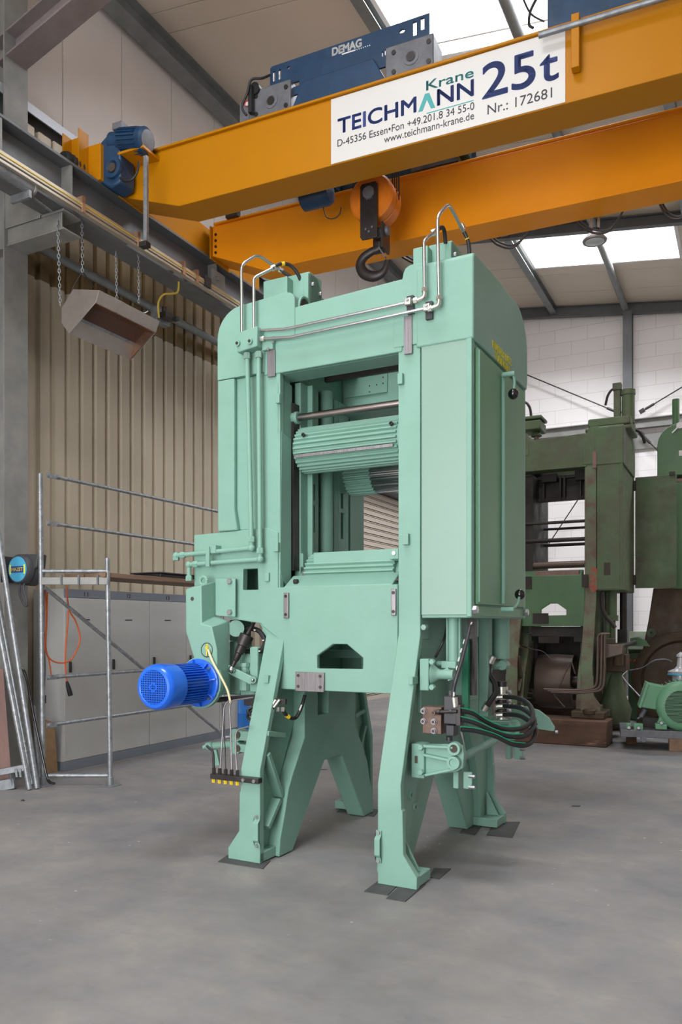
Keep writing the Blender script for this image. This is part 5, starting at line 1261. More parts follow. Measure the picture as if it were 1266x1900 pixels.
# hose reel on the column
cr_ = Vector(U(33, 1056, -6.62)); q0 = cr_.y
rl = thing('hose_reel', 'dark grey hose reel with light blue disc on the column', 'hose reel', BLD, (cr_.x, q0, cr_.z - .15))
hz = part('housing', B().lathe((cr_.x, q0, cr_.z), (0, 1, 0), [(0, .13), (.0, .14), (.02, .155), (.07, .16), (.08, .15), (.1, .16), (.2, .165), (.22, .15), (.22, .0)], 36), 'reelgrey', rl)
part('outlet_guide', B().prism([(cr_.x + .02, cr_.z + .16), (cr_.x + .22, cr_.z + .15), (cr_.x + .2, cr_.z + .02), (cr_.x + .13, cr_.z - .02)], 'y', q0 + .06, q0 + .18), 'reelgrey', rl, .012)
part('disc', B().cyl((cr_.x, q0 - .004, cr_.z), (cr_.x, q0 + .002, cr_.z), .128, None, 40), 'reelblue', hz, label='light blue maker disc')
part('label_plate', B().box(cr_.x - .1, cr_.x + .1, q0 - .007, q0 - .003, cr_.z - .035, cr_.z + .03), 'signblue', hz)
text('lettering', 'HAZET', 'yeltext', hz, BLD, (cr_.x - .078, q0 - .007, cr_.z - .02), (cr_.x + .078, q0 - .007, cr_.z - .02), .036, (0, -1, 0), .02)
b = B()
for s in (-1, 1): b.box(cr_.x + s * .1 - .007, cr_.x + s * .1 + .007, q0 - .009, q0 - .003, cr_.z - .05, cr_.z + .045)
part('lettering', b, 'yeltext', hz)
part('wall_bracket', B().box(-6.85, -6.83, q0 - .02, q0 + .24, cr_.z - .13, cr_.z + .14).box(-6.83, cr_.x - .1, q0 + .08, q0 + .16, cr_.z - .05, cr_.z + .05), 'blackplastic', rl, .004)
part('cable_loop', B().tube([(cr_.x + .01, q0 + .02, cr_.z - .14), (cr_.x + .03, q0, cr_.z - .25), (cr_.x + .09, q0, cr_.z - .36), (cr_.x + .13, q0, cr_.z - .37), (cr_.x + .12, q0, cr_.z - .3), (cr_.x + .06, q0 + .02, cr_.z - .22), (cr_.x + .05, q0 + .04, cr_.z - .14)], .012, 8, 6), 'reelgrey', rl)
hp = [U(x, y, -6.36) for x, y in ((73, 1036), (79, 1050), (80, 1100), (80, 1180), (82, 1240), (80, 1290))]
part('hose', B().tube(hp, .014, 8, 6), 'reelgrey', rl)
part('hose_stop', B().ball(hp[3], .035, 14), 'blackplastic', rl); part('coupling', B().cyl(hp[-1], Vector(hp[-1]) - Vector((0, 0, .08)), .03), 'blackplastic', rl)

# ---------------------------------------------------------------- scaffold bay
NP = Vector(BLD.Z(205, 1458, 0)); RP = Vector(BLD.Z(80, 1458, 0))
sc = thing('scaffold', 'galvanised scaffold bay with planks and guard rails beside the lockers', 'scaffold', BLD, (NP.x, NP.y, 0))
rt = .024; bay = 3.07
zn, zr_ = 2.27, U(70, 876, RP.x)[2]
for k, off in enumerate((0, bay)):
    o = Vector((0, off, 0))
    for base, top in ((NP, zn), (RP, zr_)):
        t = base + o
        w = part('standard', B().cyl(t + Vector((0, 0, .01)), t + Vector((-.04, 0, top)), rt, None, 20), 'tube', sc)
        part('base_plate', B().box(t.x - .075, t.x + .075, t.y - .075, t.y + .075, 0, .01).cyl(t, t + Vector((0, 0, .09)), .032), 'galv', w, .002)
    e = (RP - NP)
    for z, r in ((.1, .02), (2.14, .02)):
        part('transom', B().cyl(NP + o + Vector((-.03, 0, z)), RP + o + Vector((-.03, 0, z)), r, None, 16), 'tube', sc)
    tb = B().bar(NP + o + Vector((-.03, 0, 2.04)), RP + o + Vector((-.03, 0, 2.04)), .05, .075)
    part('plank_support', tb, 'column', sc, .004)
    b = B()
    for t in (.12, .4, .66): p = NP + e * t + o; b.bar(p + Vector((-.03, -.03, 2.0)), p + Vector((-.03, -.03, 2.1)), .02, .02)
    part('hook', b, 'galv', sc)
for py, px in ((880, 75), (970, 80), (1257, 85), (1345, 88)):
    z = U(px, py, RP.x)[2]
    a = Vector((RP.x + .03, RP.y + .02, z)); c = a + Vector((0, bay, 0))
    r = part('guard_rail' if py < 1000 else 'ledger', B().tube([a + Vector((0, .12, 0)), c - Vector((0, .12, 0))], .019, 12), 'tube', sc)
    for s, q in ((1, a), (-1, c)): part('flat_end', B().bar(q, q + Vector((0, s * .16, 0)), .012, .05).cyl(q + Vector((.0, s * .02, 0)), q + Vector((.03, s * .02, 0)), .02, None, 10), 'tube', r)
part('diagonal_brace', B().tube([U(83, 1090, RP.x), (RP.x, RP.y + bay, .12)], .02, 12), 'tube', sc)
for k in range(2):
    t = .04 + .48 * k; p = NP + e * t; q = NP + e * (t + .45)
    pl = solo('scaffold_plank', B().box(q.x, p.x, NP.y - .05 - .3 * k * 0, NP.y + bay + .1, 2.078, 2.125), 'plank', ['worn plank of the scaffold deck, on the side open to the hall', 'worn plank of the scaffold deck, on the wall side'][k], 'plank', BLD, (p.x, NP.y, 2.078), 'scaffold planks', .004)
tp = Vector(U(305, 1068, -6.0))
tb = thing('tool_tray', 'flat black plastic tool case lying on the scaffold plank', 'tool case', BLD, (-5.85, tp.y, 2.125))
qa_, qb_ = U(272, 1066, -5.95)[1], U(345, 1072, -5.95)[1]
part('base', B().box(-6.15, -5.75, qa_, qb_, 2.127, 2.17), 'blackplastic', tb, .01)
part('rim', B().box(-6.17, -5.73, qa_ - .02, qb_ + .02, 2.17, 2.185), 'blackplastic', tb, .004)
part('latch', B().box(-5.735, -5.72, qb_ - .12, qb_ - .08, 2.165, 2.19), 'redmark', tb)

# ---------------------------------------------------------------- lockers
QB = [6.38, 7.05, 7.77, 8.5, 9.25, 10.0]
NM = ['11', '12', '13', '14', '15']
lab = ['pale grey locker numbered 11 behind the scaffold posts', 'pale grey locker numbered 12 behind the scaffold', 'pale grey locker numbered 13 beside the blue motor', 'pale grey locker half hidden behind the gear arm', 'pale grey locker hidden mostly by the saw leg']
PF = -6.66
for i in range(5):
    q0, q1 = QB[i], QB[i + 1]
    lk = thing('locker', lab[i], 'locker', BLD, (PF, q0, 0), 'row of numbered lockers')
    part('body', B().box(PF - .48, PF - .012, q0 + .002, q1 - .002, .1, 2.0), 'locker', lk, .004)
    part('plinth', B().box(PF - .46, PF + .004, q0, q1, 0, .105), 'lockerdark', lk, .003)
    dr = part('door', B().box(PF - .014, PF + .004, q0 + .006, q1 - .006, .11, 1.9), 'locker', lk, .003)
    hd = part('header', B().box(PF - .014, PF + .005, q0 + .002, q1 - .002, 1.905, 2.0), 'lockerdark', lk, .003)
    qm = (q0 + q1) / 2 - .02
    text('lettering', NM[i], 'signblack', hd, BLD, (PF + .005, qm - .03, 1.925), (PF + .005, qm + .03, 1.925), .052, (1, 0, 0), 0)
    part('label_slot', B().box(PF + .004, PF + .006, qm - .06, qm + .06, 1.655, 1.668), 'darksteel', dr)
    part('handle', B().box(PF + .004, PF + .03, q0 + .06, q0 + .08, 1.08, 1.2), 'black', dr, .004)

# orange cord with plug hanging from the deck
X = -6.32
cd = thing('extension_cord', 'orange extension cord looped from the scaffold deck with a black plug', 'cord', BLD, U(125, 1280, X))
K = lambda L: [U(x, y, X) for x, y in L]
part('cord', B().tube(K([(84, 1090), (86, 1150), (84, 1200), (92, 1222), (112, 1230), (132, 1224), (146, 1198), (148, 1178), (140, 1152), (130, 1135), (125, 1110), (124, 1088)]), .008, 8, 6), 'orangecord', cd)
part('cord', B().tube(K([(127, 1132), (125, 1165), (122, 1200), (121, 1232), (124, 1265)]), .008, 8, 6), 'orangecord', cd)
part('cord', B().tube(K([(88, 1092), (87, 1150), (85, 1200), (91, 1225), (95, 1252)]), .007, 8, 6), 'orangecord', cd)
pa, pb = Vector(U(124, 1264, X)), Vector(U(131, 1290, X))
part('plug', B().lathe(pa, pb - pa, [(0, .012), (.03, .018), (.06, .022), (.12, .026), ((pb - pa).length, .026)], 16), 'black', cd)

# ---------------------------------------------------------------- poles, crowbar, boards by the column
def pole(label, p0, p1, Y1, r, m='tube', group='scaffold tubes leaning by the column'):
    a = Vector(WLD.Z(*p0, 0)); c = Vector(WLD.V(*p1, Y1))
    d = (c - a).normalized(); a = a + Vector((0, 0, r * .3))
    t = thing('scaffold_tube', label, 'tube', WLD, (a.x, a.y, 0), group)
    part('tube', B().cyl(a, c, r, None, 20), m, t); part('spigot', B().cyl(a + d * .08, a + d * .11, r * 1.08, None, 20), 'galv', t)
pole('long scaffold tube leaning closest to the hose reel, paint splashed', (69, 1464), (-20, 880), 7.95, .026)
pole('scaffold tube leaning at the frame edge, in front of its neighbour', (55, 1466), (-22, 1060), 7.85, .026)
pole('thin scaffold tube leaning behind the foremost one', (60, 1456), (-20, 1020), 8.0, .022)
pole('short scaffold tube leaning behind the crowbar', (76, 1452), (62, 1310), 8.0, .02)
cb = thing('crowbar', 'black crowbar with curved ends leaning beside the scaffold post', 'crowbar', WLD, WLD.Z(95, 1452, 0))
b = taper(B(), [WLD.V(x, y, d) for x, y, d in ((39, 1237, 8.0), (45, 1247, 7.99), (51, 1266, 7.97), (62, 1325, 7.92), (78, 1400, 7.86), (87, 1440, 7.83), (92, 1451, 7.8), (102, 1454, 7.78))], [.012, .016, .014, .013, .013, .013, .016, .01], 5)
part('bar', b, 'knob', cb)
def board(name, label, cat, q0, q1, m, th=.025, Y=None):
    P0 = [Vector(WLD.Z(x, y, 0)) for x, y in q0]; P1 = [Vector(WLD.V(x, y, Y)) for x, y in q1]
    nrm = (P0[1] - P0[0]).cross(P1[0] - P0[0]).normalized() * th
    if nrm.y < 0: nrm = -nrm
    b = B().hexa([P0[0], P0[1], P0[1] + nrm, P0[0] + nrm, P1[0], P1[1], P1[1] + nrm, P1[0] + nrm])
    solo(name, b, m, label, cat, WLD, P0[0], None, .004)
board('board', 'reddish board leaning at the foot of the column', 'board', ((-40, 1466), (23, 1456)), ((-60, 1240), (6, 1240)), 'reddish', .03, 8.05)
board('chipboard_panel', 'brown chipboard offcut leaning against the locker end', 'panel', ((86, 1436), (108, 1432)), ((84, 1335), (101, 1340)), 'hardboard', .02, 8.6)
gb = thing('steel_frame', 'grey steel frame lying among the leaning tubes', 'frame', WLD, WLD.Z(20, 1455, 0))
b = B().bar(WLD.V(-40, 1440, 7.7), WLD.V(46, 1424, 7.75), .05, .06)
for px in (30, 37): b.bar(WLD.V(px, 1426, 7.72), WLD.V(px + 2, 1442, 7.72), .025, .025)
part('rail', b, 'galv', gb, .004)
part('foot_rail', B().bar(WLD.V(-30, 1462, 7.75), WLD.V(28, 1452, 7.8), .09, .1), 'galv', gb, .004)
part('leg', B().bar(WLD.V(20, 1432, 7.76), WLD.V(24, 1458, 7.78), .04, .04), 'galv', gb, .003)
p = WLD.Z(42, 1486, 0); solo('rubber_scrap', B().lathe((p[0], p[1], 0), (0, 0, 1), [(0, .018), (.008, .016), (.012, .006), (.014, 0)], 7), 'black', 'tiny black scrap on the bare floor before the tubes', 'scrap', WLD, p)
for (px, py), lb in (((1068, 1496), 'small dark stain chip on the floor by the rear saw foot'), ((600, 1428), 'dark chip on the floor between the saw legs')):
    p = WLD.Z(px, py, 0); solo('floor_chip', B().prism([(p[0] - .04, p[1] - .01), (p[0] + .03, p[1] - .02), (p[0] + .05, p[1] + .01), (p[0] - .01, p[1] + .02)], 'z', .0, .004), 'black', lb, 'chip', WLD, p)
# drum behind the left leg
c = Vector(WLD.Z(447, 1361, 0)); gbt = thing('blue_canister', 'blue round canister on the floor behind the front leg', 'canister', WLD, c)
part('body', B().lathe(c, (0, 0, 1), [(0, .11), (.02, .13), (.3, .13), (.31, .134), (.32, .13), (.52, .13), (.54, .12)], 28), 'barrel_blue', gbt); part('cap', B().cyl(c + Vector((0, 0, .54)), c + Vector((0, 0, .58)), .03), 'blackplastic', gbt)
c = Vector(WLD.Z(428, 1366, 0)); gbt = thing('dark_bin', 'dark narrow bin on the floor between canister and lockers', 'bin', WLD, c)
part('body', B().box(c.x - .1, c.x + .02, c.y + .05, c.y + .3, 0, .62), 'oldgrease', gbt, .01); part('lid', B().box(c.x - .11, c.x + .03, c.y + .04, c.y + .31, .62, .65), 'blackplastic', gbt, .006)

# ---------------------------------------------------------------- the worn gang saw on timbers
og = thing('worn_gang_saw', 'dirty worn green gang saw standing on timbers by the white block wall', 'gang saw', OLD, (0, 0, 0))
ocab, ocov, ofb, orb = saw_core(og, 'olda', 'oldleg', 'olda', 'olda', 'oldclean', rear=False)
V, U = OLD.V, OLD.U
oz = lambda x, y, d=0: (V(x, y, d)[0], V(x, y, d)[2])
part('inner_liner', B().box(-.46, -.3, .2, 1.2, 1.7, 3.35), 'oldgrease', og, .004)
b = B(); a, c = oz(998, 885, .5), oz(1096, 925, .5)
b.box(a[0], .46, .5, .56, a[1] - .05, a[1]).box(a[0], .46, .5, .6, c[1], c[1] + .05).box(a[0], .46, .56, .6, c[1], a[1])
for t in (.1, .42, .5, .8): xx = a[0] + (.46 - a[0]) * t; b.box(xx, xx + .03, .48, .57, c[1], a[1])
part('sash_beam', b, 'oldgrease', og, .004)
for q in ((1005, 880, 1033, 893), (1067, 873, 1094, 889)):
    a, c = oz(q[0], q[1], .4), oz(q[2], q[3], .4); part('clamp_block', B().box(a[0], c[0], .4, .5, c[1], a[1]), 'oldgrease', og, .004)
for py, px0, d, r in ((969, 980, .2, .022), (981, 1004, .9, .02), (1002, 984, .2, .03), (1011, 1004, .9, .025), (1048, 986, .25, .05)):
    z = oz(1040, py, d)[1]; part('guide_bar', B().cyl((-.44, d, z), (.46, d, z), r), 'drum' if py > 1040 else 'oldgrease', og)
a, c = oz(994, 1058, .05), oz(1076, 1050, .05); part('sill_bar', B().box(a[0], c[0], .0, .2, 1.86, 1.93), 'reddish', og, .004)
for q in ((976, 1070, 987, 1093), (1080, 1066, 1092, 1089), (989, 1138, 1018, 1157)):
    a, c = oz(q[0], q[1], -.02), oz(q[2], q[3], -.02); part('dark_plate', B().box(a[0], c[0], -.03, -.012, c[1], a[1]), 'oldgrease', ofb, .003)
a, c = oz(1094, 1050, -.01), oz(1111, 1100, -.01); part('primer_patch', B().prism([(a[0], c[1] + .1), (a[0] + .03, c[1]), (c[0] - .01, c[1] + .05), (c[0], a[1] - .05), (a[0] + .02, a[1])], 'y', -.004, -.0), 'primer', og, label='red primer patch')
a, c = oz(1121, 1044, -.006), oz(1133, 1067, -.006); part('slot', B().box(a[0], c[0], -.01, -.006, c[1], a[1]), 'dark', ocab)
a, c = oz(1100, 838, -.02), oz(1107, 868, -.02); part('wear_plate', B().box(a[0], c[0], -.03, -.0, c[1], a[1]), 'reddish', og)
part('under_beam', B().box(-.3, .45, .1, .5, 1.0, 1.14).box(-.2, .1, .1, .5, .9, 1.0).box(.3, .45, .1, .5, .92, 1.0), 'oldgrease', og, .006)
# drives on both hoods
d = .6
a, c = oz(1094, 757, d), oz(1178, 782, d); zb = 3.9
pt = part('gear_plate', B().box(a[0], c[0], .25, .95, zb, zb + .06).box(a[0] + .03, c[0] - .02, .3, .9, zb + .08, zb + .2), 'olda', og, .02)
xx = oz(1146, 715, d)[0]; zt = oz(1146, 712, d)[1]
part('lift_post', B().box(xx - .045, xx + .045, .55, .65, zb + .2, zt - .1).box(xx - .06, xx + .06, .54, .66, zt - .1, zt), 'olda', pt, .006)
xx = oz(1166, 725, d)[0]; zt = oz(1166, 724, d)[1]
part('motor', B().lathe((xx, d, zb + .15), (0, 0, 1), [(0, .09), (zt - zb - .22, .09), (zt - zb - .22, .1), (zt - zb - .15, .1), (zt - zb - .15, .0)], 24), 'olda', pt)
part('hose', B().tube([V(1124, 752, d), V(1128, 735, d), V(1135, 724, d), V(1144, 720, d)], .018, 8, 6), 'black', pt)
part('hose', B().tube([V(1170, 795, .9), V(1185, 800, 1.0), V(1193, 810, 1.05), V(1197, 822, 1.1)], .022, 8, 6), 'oldgrease', pt)
a, c = oz(972, 776, .5), oz(1008, 800, .5)
pt2 = part('gear_plate', B().box(a[0], c[0], .4, .8, a[1] - .05, a[1]).box(a[0], c[0] - .02, .4, .8, c[1] + .02, a[1] - .07).cyl((c[0] - .12, .6, c[1] - .05), (c[0] - .12, .6, c[1] + .02), .09, .05), 'olda', og, .015)
part('screw', B().cyl((c[0] - .12, .6, 3.85), (c[0] - .12, .6, c[1]), .035), 'reddish', pt2)
part('hose', B().tube([V(970, 745, .6), V(978, 748, .6), V(984, 758, .6), V(986, 772, .6)], .02, 8, 6), 'black', pt2)
# open cabinet door
yd = 1.22; a, c = oz(1179, 886, yd), oz(1256, 1090, yd)
od = part('open_door', B().box(a[0], c[0], yd, yd + .025, c[1], a[1]), 'olda', og, .006, label='open cabinet door, stained green')
part('hinge', B().cyl((a[0] - .01, yd, a[1] - .2), (a[0] - .01, yd, a[1] - .05), .025), 'oldgrease', od); part('hinge', B().cyl((a[0] - .01, yd, c[1] + .05), (a[0] - .01, yd, c[1] + .2), .025), 'oldgrease', od)
part('latch', B().box(c[0] - .1, c[0] - .02, yd - .03, yd, a[1] - .01, a[1] + .04), 'oldgrease', od)
# drum, cylinders, pipes and clutter underneath
cd_ = Vector(V(1040, 1264, .7)); part('belt_drum', B().lathe((cd_.x - .30, .7, cd_.z), (1, 0, 0), [(0, .36), (.0, .395), (.02, .4), (.26, .41), (.5, .4), (.52, .395), (.52, .3), (.46, .28), (.46, .08), (.6, .08)], 40), 'drum', og, label='brown steel belt drum')
part('under_frame', B().box(-.5, -.32, .6, 1.1, .2, 1.0).box(-.52, .5, 1.1, 1.2, .3, 1.0), 'oldgrease', og, .01)
c = V(1137, 1096, .3); part('lift_cylinder', B().cyl((c[0], .3, 1.25), (c[0], .3, 1.66), .06).cyl((c[0], .3, .95), (c[0], .3, 1.25), .04).box(c[0] - .07, c[0] + .07, .23, .37, 1.22, 1.3), 'olda', og)
part('rear_cylinder', B().cyl((.85, 1.0, 1.1), (.85, 1.0, 1.66), .05).box(.78, .9, .9, 1.05, .55, 1.1), 'oldgrease', og)
part('hose', B().tube([V(1119, 1098, .1), V(1117, 1120, .1), V(1124, 1142, .1), V(1136, 1156, .1), V(1142, 1165, .1)], .028, 8, 6), 'oldgrease', og)
for dx in (0, 7, 13):
    part('pipe', B().bent([V(1128 + dx * .3, 1176, -.3), V(1110 + dx, 1176, -.3), V(1109 + dx, 1250, -.3), V(1107 + dx, 1276 + dx * .4, -.3), V(1075, 1281 + dx * .4, -.3), V(1010 + dx, 1279 + dx * .4, -.3)], .018, .1), 'drum', og)
part('swing_arm', B().prism([oz(1114, 1196, -.15), oz(1158, 1196, -.15), oz(1156, 1214, -.15), oz(1116, 1224, -.15)], 'y', -.15, -.05), 'drum', og, .01)
part('tie_rod', B().cyl(V(1150, 1200, -.1), V(1178, 1192, 1.0), .03), 'oldgrease', og)
part('valve_stack', B().box(.66, .86, -.05, .15, .7, .98).cyl((.9, .1, .6), (.9, .1, .9), .07).box(.68, .98, .3, .7, .5, .75), 'oldrust', og, .01)
part('rear_post', B().box(.66, .78, .5, .75, -.0, 1.66).box(.62, .9, .75, .95, -.1, .9), 'oldleg', og, .02)
part('dark_filler_box', B().box(-1.0, -.64, .35, 1.1, -.44, 1.5), 'oldgrease', og, .02)  # plain dark box standing for clutter, added to hide the bright wall behind
part('rear_bulge', B().lathe((.78, .6, -.3), (0, 0, 1), [(0, .1), (.05, .2), (.25, .24), (.45, .16), (.8, .1)], 20), 'olda', og)
gq = [oz(x, y, 1.5) for x, y in ((1170, 1184), (1185, 1182), (1198, 1188), (1206, 1199), (1170, 1199))]; part('rear_guard', B().prism(gq, 'y', 1.5, 1.53), 'oldclean', og)
part('base_casting', B().box(.36, .80, -.42, .1, -.1, 0).cyl((.6, -.38, -.04), (.6, -.38, .03), .09), 'oldrust', og, .015)
for q in ((-.68, -.30, -.4, .1), (-.68, -.30, 1.2, 1.6), (.36, .80, 1.2, 1.6)): part('base_casting', B().box(*q, -.1, 0), 'oldrust', og, .015)
b = B().tube([V(946, 1180, .2), V(962, 1192, .2), V(985, 1203, .2), V(1008, 1209, .2), V(1024, 1224, .2)], .007, 6, 6).tube([V(946, 1172, .2), V(975, 1176, .2), V(990, 1172, .2), V(1000, 1160, .2)], .006, 6, 6)
part('loose_wire', b, 'bolt', og)
part('loose_pipe', B().bent([V(1068, 1170 + 80, -.2), V(1060, 1225, -.2), V(1040, 1270, -.2), V(1027, 1288, -.2), V(1048, 1312, -.2)], .01, .05), 'drum', og)
for i, (y0, y1) in enumerate(((-.62, -.12), (1.25, 1.7))):
    solo('timber_beam', B().box(-.75, .86, y0, y1, -.44, -.1), 'timber', ['heavy oak timber under the front feet of the worn saw', 'heavy oak timber under the rear feet of the worn saw'][i], 'timber', OLD, (0, y0, -.44), 'timbers under the worn saw', .015)
# rags on the timber
rg = Vector(V(983, 1304, -.36)); b = B(); bmesh.ops.create_icosphere(b.bm, subdivisions=4, radius=1)
for v in b.bm.verts:
    s = Vector(v.co); k = 1 + .35 * math.sin(7 * s.x + 3 * s.y) * math.sin(5 * s.z + 6 * s.y) + .18 * math.sin(17 * s.x + 9 * s.z) * math.cos(13 * s.y)
    v.co = Vector((s.x * .17 * k, s.y * .12 * k, max(s.z, -.25) * .11 * k)) + Vector((-.42, -.5, -.07))
solo('cleaning_rag', b, 'rag', 'crumpled pale cleaning rag lying on the timber under the worn saw', 'rag', OLD, (-.42, -.5, -.1), smooth=80)

# ---------------------------------------------------------------- things around it
# green cabinet seen under the worn saw
CB = Fr((3.15, 13.6), 25)
a, c = CB.V(1005, 1168, 0), CB.V(1090, 1250, 0)
cc = thing('switch_cabinet', 'green steel cabinet with a white socket panel seen under the worn saw', 'cabinet', CB, (a[0], 0, 0))
part('body', B().box(a[0], c[0], 0, .4, 0, a[2]), 'oldclean', cc, .01)
a, c = CB.V(1024, 1184, 0), CB.V(1034, 1203, 0); sw = part('socket_panel', B().box(a[0], c[0], -.03, 0, c[2], a[2]), 'beigebox', cc, .004)
for k in range(3): part('socket', B().box(a[0] + .02, a[0] + .06, -.034, -.03, c[2] + .02 + .05 * k, c[2] + .05 + .05 * k), 'dark', sw)
for px in (1044, 1055, 1066): p = CB.V(px, 1181, 0); part('hole', B().cyl(p, (p[0], -.003, p[2]), .01), 'dark', cc)
# control desk with red lamps between the two worn machines
CD = Fr((5.0, 13.4), 25)
a, c = CD.V(1166, 1172, 0), CD.V(1205, 1262, 0)
cc = thing('control_desk', 'green control desk with red lamps between the worn machines', 'control desk', CD, (a[0], 0, 0))
part('body', B().box(a[0], c[0], 0, .5, 0, a[2] - .35), 'oldclean', cc, .01)
part('console', B().prism([(0, a[2] - .35), (-.1, a[2] - .3), (.15, a[2]), (.5, a[2]), (.5, a[2] - .35)], 'x', a[0], c[0]), 'olda', cc, .01)
for px in (1163, 1174): p = Vector(CD.V(px + 6, 1227, -.1)); part('lamp', B().lathe(p, (0, -1, 0), [(0, .03), (.03, .03), (.04, .02), (.045, 0)], 14), mat('red_lamp_lens', srgb(230, 50, 36), .3), cc)
# third machine at the frame edge
T3 = Fr((5.55, 12.4), 25)
tz = lambda x, y, d=0: (T3.V(x, y, d)[0], T3.V(x, y, d)[2])
tm = thing('third_saw', 'green machine with rounded cover above a rusty casting at the frame edge', 'machine', T3, (tz(1230, 1300)[0], 0, 0))
x1 = tz(1266, 900)[0] + .7
a = tz(1220, 884); r = .28; zt = tz(1252, 783)[1]
cvr = part('rounded_cover', B().prism([(a[0], a[1])] + arc(a[0] + .34, zt - .36, .34, 180, 90, 8) + [(x1, zt), (x1, a[1])], 'y', 0, 1.0), 'oldclean', tm, .01)
p = tz(1253, 732); part('vent_pipe', B().cyl((p[0], .3, zt - .02), (p[0], .3, p[1]), .055), 'oldclean', cvr)
p = tz(1258, 795); part('handle', B().bar((p[0] - .08, -.03, p[1] - .07), (p[0] + .04, -.03, p[1] + .05), .02, .02).cyl((p[0] + .03, -.03, p[1] + .04), (p[0] + .03, 0, p[1] + .04), .05), 'bolt', cvr)
p, q = tz(1260, 836), tz(1272, 845); part('type_label', B().box(p[0], q[0], -.004, 0, q[1], p[1]), 'white', cvr)
a, c = tz(1246, 888), tz(1290, 1092); part('side_box', B().box(a[0], x1, .05, .9, c[1], a[1]), 'oldclean', tm, .01)
part('side_band', B().box(a[0] - .01, x1, .04, .06, a[1] - .05, a[1]), 'reddish', tm)
cs = part('casting', B().prism([tz(1212, 1090), (x1, tz(1212, 1090)[1]), (x1, 0), (tz(1180, 1300)[0], 0), tz(1184, 1250), tz(1197, 1180), tz(1203, 1150)], 'y', .1, .8), 'oldrust', tm, .02)
p = Vector(T3.V(1209, 1174, .1)); part('bearing_ring', B().lathe(p, (0, -1, 0), [(0, .07), (.02, .07), (.02, .045), (.04, .04), (.04, .02), (.0, .02)], 24), 'olda', cs)
wc = Vector(T3.V(1268, 1262, -.1)); part('flywheel', B().lathe((wc.x, .1, wc.z), (0, -1, 0), [(0, .72), (.0, .76), (.16, .76), (.17, .74), (.17, .62), (.08, .58), (.08, .16), (.2, .14), (.2, 0)], 56), 'oldrust', tm, label='large rusty flywheel')
p0 = T3.V(1158, 1243, -.2)
solo('wire_bundle', B().tube([T3.V(1160, 1245, -.2), T3.V(1190, 1240, -.25), T3.V(1210, 1228, -.3), T3.V(1222, 1224, -.3), T3.V(1238, 1224, -.3), T3.V(1248, 1228, -.3)], .012, 6, 6), 'castgrey', 'tied grey cable end sticking out from the rusty flywheel', 'cable', T3, p0)
# pale angle iron beside it
SK = Fr((3.96, 10.16), 18)
az = lambda x, y, d=0: (SK.V(x, y, d)[0], SK.V(x, y, d)[2])
an = solo('bent_rod', B().bent([SK.V(1165, 1244, .75), SK.V(1154, 1254, .75), SK.V(1168, 1272, .75), SK.V(1195, 1300, .5)], .012, .03), 'bolt', 'pale bent rod standing up behind the green motor box', 'rod', SK, SK.V(1165, 1290, .6))
# motor skid
a, c = az(1152, 1352), az(1152, 1367)
xs = az(1266, 1366)[0] + .6
st = []
for i, px in enumerate((1262,)):
    p = SK.Z(px, 1392, 0); solo('timber_block', B().box(SK.Z(1241, 1392, 0)[0], xs, .0, .14, 0, c[1]), 'plank', 'brown timber block under the motor skid', 'timber', SK, p, None, .006)
solo('timber_block', B().box(az(1165, 1366)[0], az(1185, 1366)[0], .5, .7, 0, c[1]), 'timber', 'dark timber block under the far corner of the motor skid', 'timber', SK, (az(1165, 1366)[0], .5, 0), None, .006)
ms = thing('motor_skid', 'grey steel base plate carrying the green motor, raised on blocks', 'skid', SK, (a[0], 0, c[1]))
part('base_plate', B().box(a[0], xs, 0, .8, c[1], a[1] - .01), 'castgrey', ms, .006)
part('slotted_rail', B().box(a[0] + .1, xs, .1, .2, a[1] - .01, a[1] + .01).box(az(1195, 1350)[0], az(1240, 1350)[0], .3, .5, a[1] - .01, a[1] + .12), 'oldgrease', ms)
p = az(1195, 1370); part('skid_roller', B().cyl((p[0], -.02, c[1] - .02), (p[0], .1, c[1] - .02), .035), 'castgrey', ms)
for px, w in ((1167, .06), (1185, .11)):
    p = az(px, 1350, .05); k = part('stop_block', B().box(p[0] - w / 2, p[0] + w / 2, .03, .1, a[1] - .01, a[1] + .07), 'greenmotor', ms, .004); part('bolt', B().hexn((p[0], .03, a[1] + .02), (0, -1, 0), .024, .05), 'bolt', k)
gm = thing('green_motor', 'large green electric motor with a round fan cover on the skid', 'electric motor', SK, (az(1266, 1340, .1)[0], .1, a[1]))
cm = Vector(SK.V(1268, 1312, .05)); R = .315
part('fan_cover', B().lathe((cm.x, .3, cm.z), (0, -1, 0), [(0, R), (.2, R), (.23, R - .02), (.25, R - .06), (.252, R - .1), (.24, R - .1), (.24, 0)], 48), 'greenmotor', gm)
b = B()
for k in range(-12, 13):
    t = k * (R - .1) / 12.5; hh = math.sqrt(max(1e-6, (R - .1) ** 2 - t * t)); b.bar((cm.x - hh, .053, cm.z + t), (cm.x + hh, .053, cm.z + t), .006, .007, (0, 0, 1))
part('fan_grille', b, 'greenmotor', gm); part('fan_backing', B().cyl((cm.x, .058, cm.z), (cm.x, .06, cm.z), R - .1), 'oldgrease', gm)
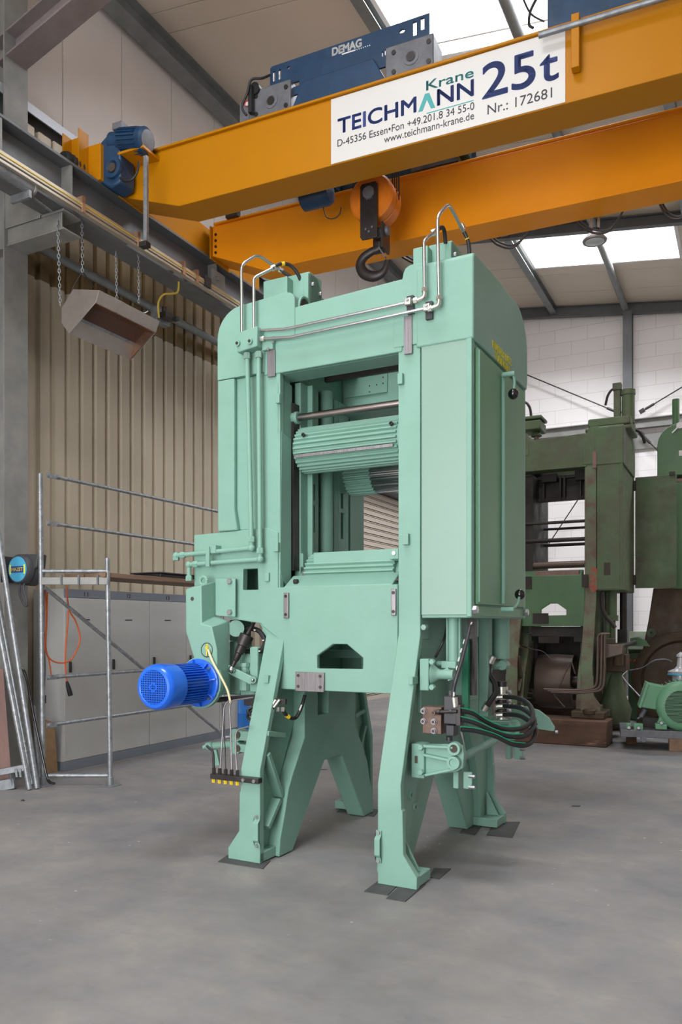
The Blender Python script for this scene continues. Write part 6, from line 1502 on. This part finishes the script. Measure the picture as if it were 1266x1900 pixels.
b = B().cyl((cm.x, .3, cm.z), (cm.x, .95, cm.z), R - .05, None, 32)
for k in range(36):
    t = 2 * math.pi * k / 36; e = Vector((math.cos(t), 0, math.sin(t))); b.bar(Vector((cm.x, .3, cm.z)) + e * (R - .04), Vector((cm.x, .92, cm.z)) + e * (R - .04), .008, .05, e)
part('motor_body', b, 'greenmotor', gm)
tbx = [az(x, y, .2) for x, y in ((1202, 1268), (1236, 1275), (1222, 1318), (1187, 1312))]
k = part('terminal_box', B().prism(tbx, 'y', .2, .55), 'greenmotor', gm, .01)
tbl = [az(x, y, .2) for x, y in ((1200, 1266), (1205, 1268), (1190, 1314), (1185, 1312))]; part('box_lid', B().prism(tbl, 'y', .18, .57), 'greenmotor', k, .004)
part('cable_gland', B().cyl(SK.V(1198, 1316, .3), SK.V(1190, 1330, .3), .03).cyl(SK.V(1190, 1330, .3), SK.V(1183, 1334, .28), .014), 'castgrey', k)
p = az(1227, 1345, .1); part('motor_foot', B().box(p[0] - .07, p[0] + .07, .05, .2, a[1] + .0, a[1] + .07).prism([(p[0] - .05, a[1] + .07), (p[0] + .12, a[1] + .07), (p[0] + .12, a[1] + .2), (p[0] - .01, a[1] + .17)], 'y', .07, .18), 'greenmotor', gm, .01)
part('bolt', B().hexn((p[0], .05, a[1] + .09), (0, -1, 0), .025, .03), 'bolt', gm)
# film-wrapped coupling behind the motor
fc = Vector(SK.V(1266, 1250, 1.1))
fw = thing('wrapped_coupling', 'pale coupling wrapped in film standing behind the green motor', 'coupling', SK, (fc.x, 1.1, 0))
part('body', B().lathe((fc.x, 1.3, 0), (0, 0, 1), [(0, .16), (.35, .16), (.36, .12), (fc.z - .03, .11), (fc.z - .02, .16), (fc.z + .02, .17), (fc.z + .06, .08), (fc.z + .1, .05), (fc.z + .22, .04), (fc.z + .23, .06), (fc.z + .26, .05), (fc.z + .3, .0)], 20), 'foil', fw)
part('blue_band', B().cyl((fc.x, 1.3, fc.z - .03), (fc.x, 1.3, fc.z - .01), .172), 'reelblue', fw)
